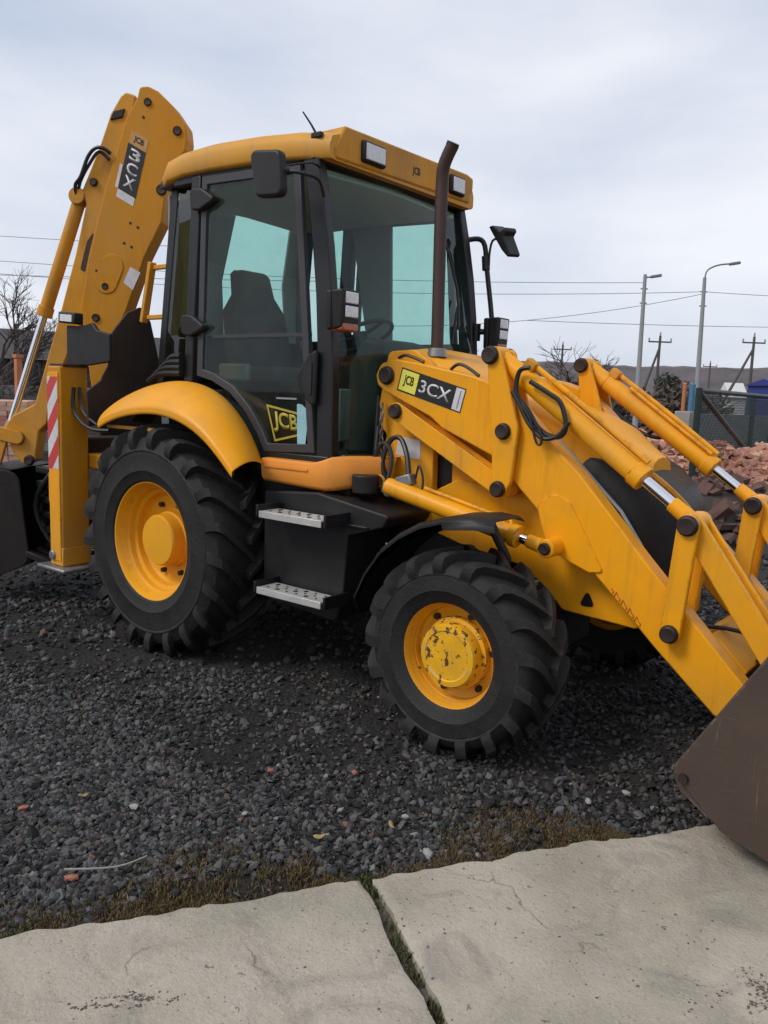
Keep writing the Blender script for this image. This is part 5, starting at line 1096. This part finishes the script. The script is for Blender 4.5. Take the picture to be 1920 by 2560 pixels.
def brick_stack(cx, cy, rz, nx, nz, label, base=.12):
    """bricks stacked on a pallet"""
    p = MB()
    root = thing('brick_stack', label, 'brick stack', (cx, cy, 0), 'brick stacks on pallets'); root.rotation_euler = (0, 0, rz); rr = random.Random(int(cx*10))
    for k in range(5):
        o = MB().box((0, -.45+.225*k, base-.02), (nx*.26, .10, .022)).build('pallet_board', 'pallet_wood', root, smooth=0)
    for k in (-1, 0, 1): MB().box((k*nx*.115, 0, base/2-.02), (.08, 1.0, base-.03)).build('pallet_block', 'pallet_wood', root, smooth=0)
    for i in range(nx):
        for k in range(nz):
            for j in (range(4) if k < nz-1 else range(8)):
                o = bpy.data.objects.new('brick', rr.choice(BR[1:])); col.objects.link(o); o.parent = root
                o.location = ((i-(nx-1)/2)*.258+rr.uniform(-.006, .006), -.44+.126*j+rr.uniform(-.004, .004), base+.033+k*.068); o.rotation_euler = (0, 0, rr.gauss(0, .03))
brick_stack(-7.6, 1.75, .95, 4, 18, 'stack of pale red bricks on a pallet beside the orange post')
brick_stack(-6.6, 3.05, .95, 4, 18, 'stack of pale red bricks on a pallet seen beneath the raised boom')

# gate and mesh fence
G0, G1 = Vector((-.13, 9.38, 0)), Vector((-.60, 17.5, 0)); gd = (G1-G0).normalized()
G1 = G0+gd*6.2
gate = thing('metal_gate', 'dark green tube gate with diagonal brace and wire mesh', 'gate', (G0.x, G0.y, 0))
def rel(p): return p-G0
def tubeg(a, b, r, name): return MB().tube([rel(a), rel(b)], r, 8, 1).build(name, 'dark_green', gate)
zv = Vector((0, 0, 1))
tubeg(G0, G0+zv*1.90, .055, 'gate_post'); tubeg(G0+zv*1.86, G1+zv*1.86, .042, 'top_rail'); tubeg(G0+zv*.12, G1+zv*.12, .03, 'bottom_rail'); tubeg(G1, G1+zv*1.9, .045, 'gate_post')
tubeg(G0+zv*1.84, G1+zv*.14, .045, 'diagonal_brace')
def mesh_wires(a, b, z0, z1, step, r, name, par, m, off):
    d = (b-a); Ln = d.length; d = d/Ln; mb = MB(); H_ = z1-z0; k = -H_
    while k < Ln:
        for sg in (1, -1):
            s0, s1 = (k, k+H_); za, zb = (z0, z1) if sg > 0 else (z1, z0)
            t0 = max(0, -s0/H_); t1 = min(1, (Ln-s0)/H_)
            if t1 > t0: mb.tube([a+d*(s0+H_*t0)+zv*(za+(zb-za)*t0)-off, a+d*(s0+H_*t1)+zv*(za+(zb-za)*t1)-off], r, 3, 1, False)
        k += step
    return stuff(mb.build(name, m, par, smooth=0))
mesh_wires(G0, G1, .12, 1.86, .09, .0040, 'wire_mesh', gate, 'dark_green', G0)

fence = thing('panel_fence', 'grey concrete panel fence topped with wire mesh behind the bricks', 'fence', (-1.9, 14.4, 0))
F0, F1 = Vector((-1.9, 14.4, 0)), Vector((.6, 20.6, 0)); fd_ = (F1-F0).normalized()
for k in range(3):
    a = F0+fd_*(k*2.1)-F0; q = Matrix.Rotation(math.atan2(fd_.y, fd_.x), 3, 'Z').to_quaternion()
    MB().box(a+fd_*1.05+zv*.72, (1.96, .05, 1.44), q).build('fence_panel', 'grey_board', fence, .01)
    MB().box(a+zv*.92, (.11, .11, 1.84), q).build('fence_post', 'dark_green', fence, .005)
    MB().tube([a+zv*1.80, a+fd_*2.1+zv*1.80], .014, 6, 1).build('fence_wire_rail', 'wire_grey', fence)
mesh_wires(F0, F0+fd_*6.3, 1.46, 1.80, .09, .003, 'wire_mesh', fence, 'wire_grey', F0)
tag(MB().box((-1.32, 12.35, .75), (.30, .30, 1.50)).build('concrete_block', 'old_concrete', None, .02), 'pale square concrete pillar standing beside the gate post', 'pillar')
tag(MB().cyl((-2.72, 16.38, 0), (-2.72, 16.38, 2.12), .045, n=12).cyl((-2.72, 16.38, 2.12), (-2.72, 16.38, 2.16), .05, .02, 12).build('fence_post', 'orange_post', None), 'slim orange painted post beyond the concrete pillar', 'post')
tag(MB().cyl((-1.56, 13.42, 0), (-1.56, 13.42, 2.04), .06, n=12).cyl((-1.56, 13.42, 2.04), (-1.56, 13.42, 2.09), .065, .03, 12).build('fence_post', 'blue_post', None), 'blue painted round post behind the concrete pillar', 'post')
tag(MB().box((-10.63, 3.73, 1.0), (.10, .10, 2.1)).box((-10.63, 3.73, 2.07), (.14, .14, .06)).build('fence_post', 'orange_post', None), 'square orange post standing in front of the dark shed', 'post')

# street lights
def lamp_pole(x, y, lean, arm, label):
    t = thing('street_light', label, 'street light', (x, y, 0))
    top = Vector((lean, 0, 8.0)); MB().tube([(0, 0, 0), top*.5, top], [.15, .085], 12, 1).build('pole', 'pole_concrete', t)
    rx = Vector((.785, .619, 0))
    if arm == 'long':
        MB().tube([top-zv*.1, top+zv*.35+rx*.1, top+zv*.62+rx*.6, top+zv*.72+rx*1.25], .04, 8, 4).build('lamp_arm', 'grey_metal', t); e = top+zv*.74+rx*1.45
    else:
        MB().tube([top-zv*.15, top-zv*.10+rx*.35], .04, 8, 1).build('lamp_arm', 'grey_metal', t); e = top-zv*.06+rx*.55
    MB().box(e, (.55, .20, .14), Matrix.Rotation(.667, 3, 'Z').to_quaternion() @ Matrix.Rotation(-.18, 3, 'Y').to_quaternion()).build('lamp_head', 'grey_panel', t, .04)
    for h in (7.3, 6.6): MB().tube([top*(h/8.0)-rx*.18, top*(h/8.0)+rx*.18], .03, 6, 1).build('wire_bracket', 'grey_metal', t)
lamp_pole(-12.05, 37.1, -.10, 'short', 'concrete street light with a short stubby lamp arm')
lamp_pole(-9.75, 39.25, -.15, 'long', 'concrete street light with a long curved lamp arm')
# power poles
def a_pole(x, y, h, sp, label):
    t = thing('power_pole', label, 'power pole', (x, y, 0)); rx = Vector((.785, .619, 0))
    MB().tube([(0, 0, 0), (0, 0, h)], [.20, .13], 8, 1).build('pole', 'pole_wood', t)
    if sp: MB().tube([-rx*sp, (0, 0, h*.86)], [.19, .12], 8, 1).build('strut', 'pole_wood', t)
    for z, w_ in ((h*.93, 1.2),):
        MB().tube([-rx*w_+zv*z, rx*w_+zv*z], .08, 6, 1).build('cross_arm', 'pole_wood', t)
        for k in (-1, 0, 1): MB().cyl(rx*w_*.95*k+zv*(z if k else h), rx*w_*.95*k+zv*((z if k else h)+.4), .10, .07, 8).build('insulator', 'pole_concrete', t)
a_pole(-27.8, 82.0, 8.6, 2.2, 'far wooden power pole with a diagonal strut between the street lights')
a_pole(-20.2, 88.4, 8.9, 3.6, 'far wooden power pole with a widely splayed strut beside the blue building')
a_pole(-47.1, 98.5, 9.0, 0, 'far single power pole standing over the brown bushes')
a_pole(-41.0, 141.9, 8.8, 0, 'most distant thin power pole in front of the wooded ridge')
# overhead wires
def wire(pts, sag, r, label):
    a, b = Vector(pts[0]), Vector(pts[1]); P = [a.lerp(b, i/14)-zv*sag*4*(i/14)*(1-i/14) for i in range(15)]
    tag(MB().tube(P, r, 5, 1).build('overhead_wire', 'cable', None), label, 'wire', 'overhead wires across the sky')
for p, s_, lab in (([(-40, 16, 7.7), (-12.15, 37.1, 7.6)], .35, 'overhead wire ending at the top of the short armed street light'), ([(-40, 16.5, 7.1), (-9.9, 39.25, 7.3)], .5, 'thick overhead wire running to the curved arm street light'),
              ([(-9.9, 39.25, 7.3), (14, 58, 7.6)], .3, 'overhead wire running on past the curved arm street light'), ([(-24, 28, 5.0), (-9.9, 39.25, 7.2)], .55, 'slanting wire climbing behind the first pole to the second street light'),
              ([(-17, 34, 5.6), (8, 54, 6.6)], .3, 'faint low wire crossing behind both street lights'), ([(-60, 5, 10.5), (-28, 23, 8.3)], .2, 'overhead wire sloping down behind the raised boom'), ([(-60, 4, 7.4), (-20, 22, 6.2)], .2, 'faint wire below it crossing behind the bucket ram')):
    wire(p, s_, .014, lab)

# trees
def bare_tree(x, y, h, seed, label, group=None, levels=5, name='bare_tree', spread=.55, r0=None, start=.25):
    rr = random.Random(seed); t = thing(name, label, 'tree' if name == 'bare_tree' else 'shrub', (x, y, 0), group)
    tr = MB(); crn = MB()
    def grow(p, d, ln, r, lv):
        q = p+d*ln+Vector((rr.uniform(-1, 1), rr.uniform(-1, 1), 0))*ln*.08
        (tr if lv >= levels-1 else crn).tube([p, (p+q)/2+Vector((rr.uniform(-1, 1), rr.uniform(-1, 1), rr.uniform(-1, 1)))*ln*.06, q], [r, r*.68], 5 if lv > 2 else 3, 1, False)
        if lv == 0: return
        for k in range(rr.choice((2, 3, 3, 4)) if lv < levels else 4):
            nd_ = (d+Vector((rr.gauss(0, spread), rr.gauss(0, spread), rr.gauss(.08, spread*.6)))).normalized(); f_ = rr.uniform(.55, 1.0)
            grow(p.lerp(q, f_), nd_, ln*rr.uniform(.58, .82), r*.62, lv-1)
    grow(Vector((0, 0, 0)), Vector((rr.uniform(-.08, .08), rr.uniform(-.08, .08), 1)), h*.32, r0 or h*.018, levels)
    tr.build('trunk', 'bark', t, smooth=60); stuff(crn.build('crown', 'twig_grey', t, smooth=0))
bare_tree(-13.6, 5.2, 3.4, 4, 'bare twiggy shrub rising above the dark shed roof', levels=5, name='bare_shrub')
bare_tree(-15.0, 7.6, 4.2, 9, 'bare spreading tree behind the dark shed', levels=5)
bare_tree(-16.2, 5.9, 4.6, 19, 'tall thin bare tree standing behind the plank fence', levels=6, spread=.5)
bare_tree(-12.6, 4.4, 2.9, 27, 'low bare dark bush growing beside the square orange post', levels=6, spread=.75, name='bare_shrub')
bare_tree(-11.0, 10.6, 4.0, 5, 'bare tangled tree seen through the cab windows', levels=6, spread=.7)
bare_tree(-10.5, 8.2, 3.2, 15, 'low bare bush seen between the boom and the cab', levels=6, spread=.8, name='bare_shrub')
bare_tree(-25.0, 50.8, 5.0, 6, 'dense bare round tree behind the loader arm pivots', levels=6, spread=.8)
bare_tree(-9.0, 24.0, 4.6, 31, 'bare tree seen through the far corner of the windscreen', levels=5, spread=.6)
def leafy(x, y, rx, rz, seed, label, m='far_leaf', n=900, sz=.22, name='evergreen_tree'):
    rr = random.Random(seed); t = thing(name, label, 'tree', (x, y, 0)); c = MB()
    lobes = [(Vector((rr.uniform(-.6, .6)*rx, rr.uniform(-.6, .6)*rx, rz*rr.uniform(.35, .95))), rr.uniform(.4, .7)*rx) for _ in range(9)]
    for k in range(n):
        o, r = rr.choice(lobes); d = Vector((rr.gauss(0, 1), rr.gauss(0, 1), rr.gauss(0, 1))).normalized(); p = o+d*r*rr.uniform(.6, 1.05)
        if p.z < .1: p.z = .1+rr.random()*.3
        u = Vector((rr.gauss(0, 1), rr.gauss(0, 1), rr.gauss(0, 1))).normalized(); v = u.orthogonal().normalized()
        c.add([p-u*sz, p+v*sz*.6, p+u*sz, p-v*sz*.6], [(0, 1, 2, 3)])
    MB().tube([(0, 0, 0), (.05, 0, rz*.7)], [.16, .06], 7, 1).build('trunk', 'bark', t); stuff(c.build('crown', m, t, smooth=0))
mat('brown_bush', (.085, .065, .05), .95, var=.35, vscale=2)
leafy(-20.6, 67.0, 1.5, 3.9, 1, 'dark green evergreen in front of the wooded ridge', n=900, sz=.16)
for i, (x, y, rx, rz) in enumerate([(-19, 45, 3.2, 1.9), (-14.5, 48, 3.0, 1.7), (-24, 42, 3.2, 2.2), (-11.5, 44, 2.4, 1.5), (-30, 52, 5, 2.6), (-34, 47, 5, 2.5)]):
    leafy(x, y, rx, rz, 40+i, ['brown leafless bush below the first street light', 'brown leafless bush between the two street lights', 'wide brown thicket behind the far loader arm', 'small brown bush by the second street light', 'broad brown thicket below the single power pole', 'broad brown thicket seen through the windscreen'][i], 'brown_bush', 1500, .20, 'bush')

# buildings
def house(x, y, rz, lx, ly, hw, hr, wall, roofm, label, wins=0):
    t = thing('building', label, 'building', (x, y, 0)); t.rotation_euler = (0, 0, rz)
    MB().box((0, 0, hw/2), (lx, ly, hw)).build('wall', wall, t, .01)
    MB().add([(-lx/2-.2, -ly/2-.25, hw), (lx/2+.2, -ly/2-.25, hw), (lx/2+.2, ly/2+.25, hw), (-lx/2-.2, ly/2+.25, hw), (-lx/2-.2, 0, hw+hr), (lx/2+.2, 0, hw+hr)], [(0, 1, 5, 4), (2, 3, 4, 5), (1, 2, 5), (3, 0, 4), (3, 2, 1, 0)]).build('roof', roofm, t)
    for k in range(wins): MB().box((-lx*.35+k*lx*.7/max(1, wins-1), -ly/2-.01, hw*.55), (.9, .06, .9)).build('window', 'decal_black', t)
house(-9.7, 63.8, .9, 7, 4, 3.2, .5, 'blue_cladding', 'blue_cladding', 'bright blue metal clad building beyond the gate', 3)
house(-22.9, 92.2, .667, 1.7, 3, 2.6, 1.6, 'white_wall', 'white_wall', 'small white gabled hut beside the splayed power pole')
house(-19.2, 8.8, 1.1, 10, 4, 2.2, .9, 'shed_wall', 'dark_roof', 'long low dark shed behind the raised boom', 3)
wl_ = thing('plank_fence', 'low grey plank fence in front of the dark shed', 'fence', (-14.2, 4.6, 0))
for k in range(7):
    MB().box((0, 0, .16+.21*k), (.04, 9.0, .19)).build('plank', 'grey_board' if k % 2 else 'old_concrete', wl_, .004)
wl_.rotation_euler = (0, 0, -.55)
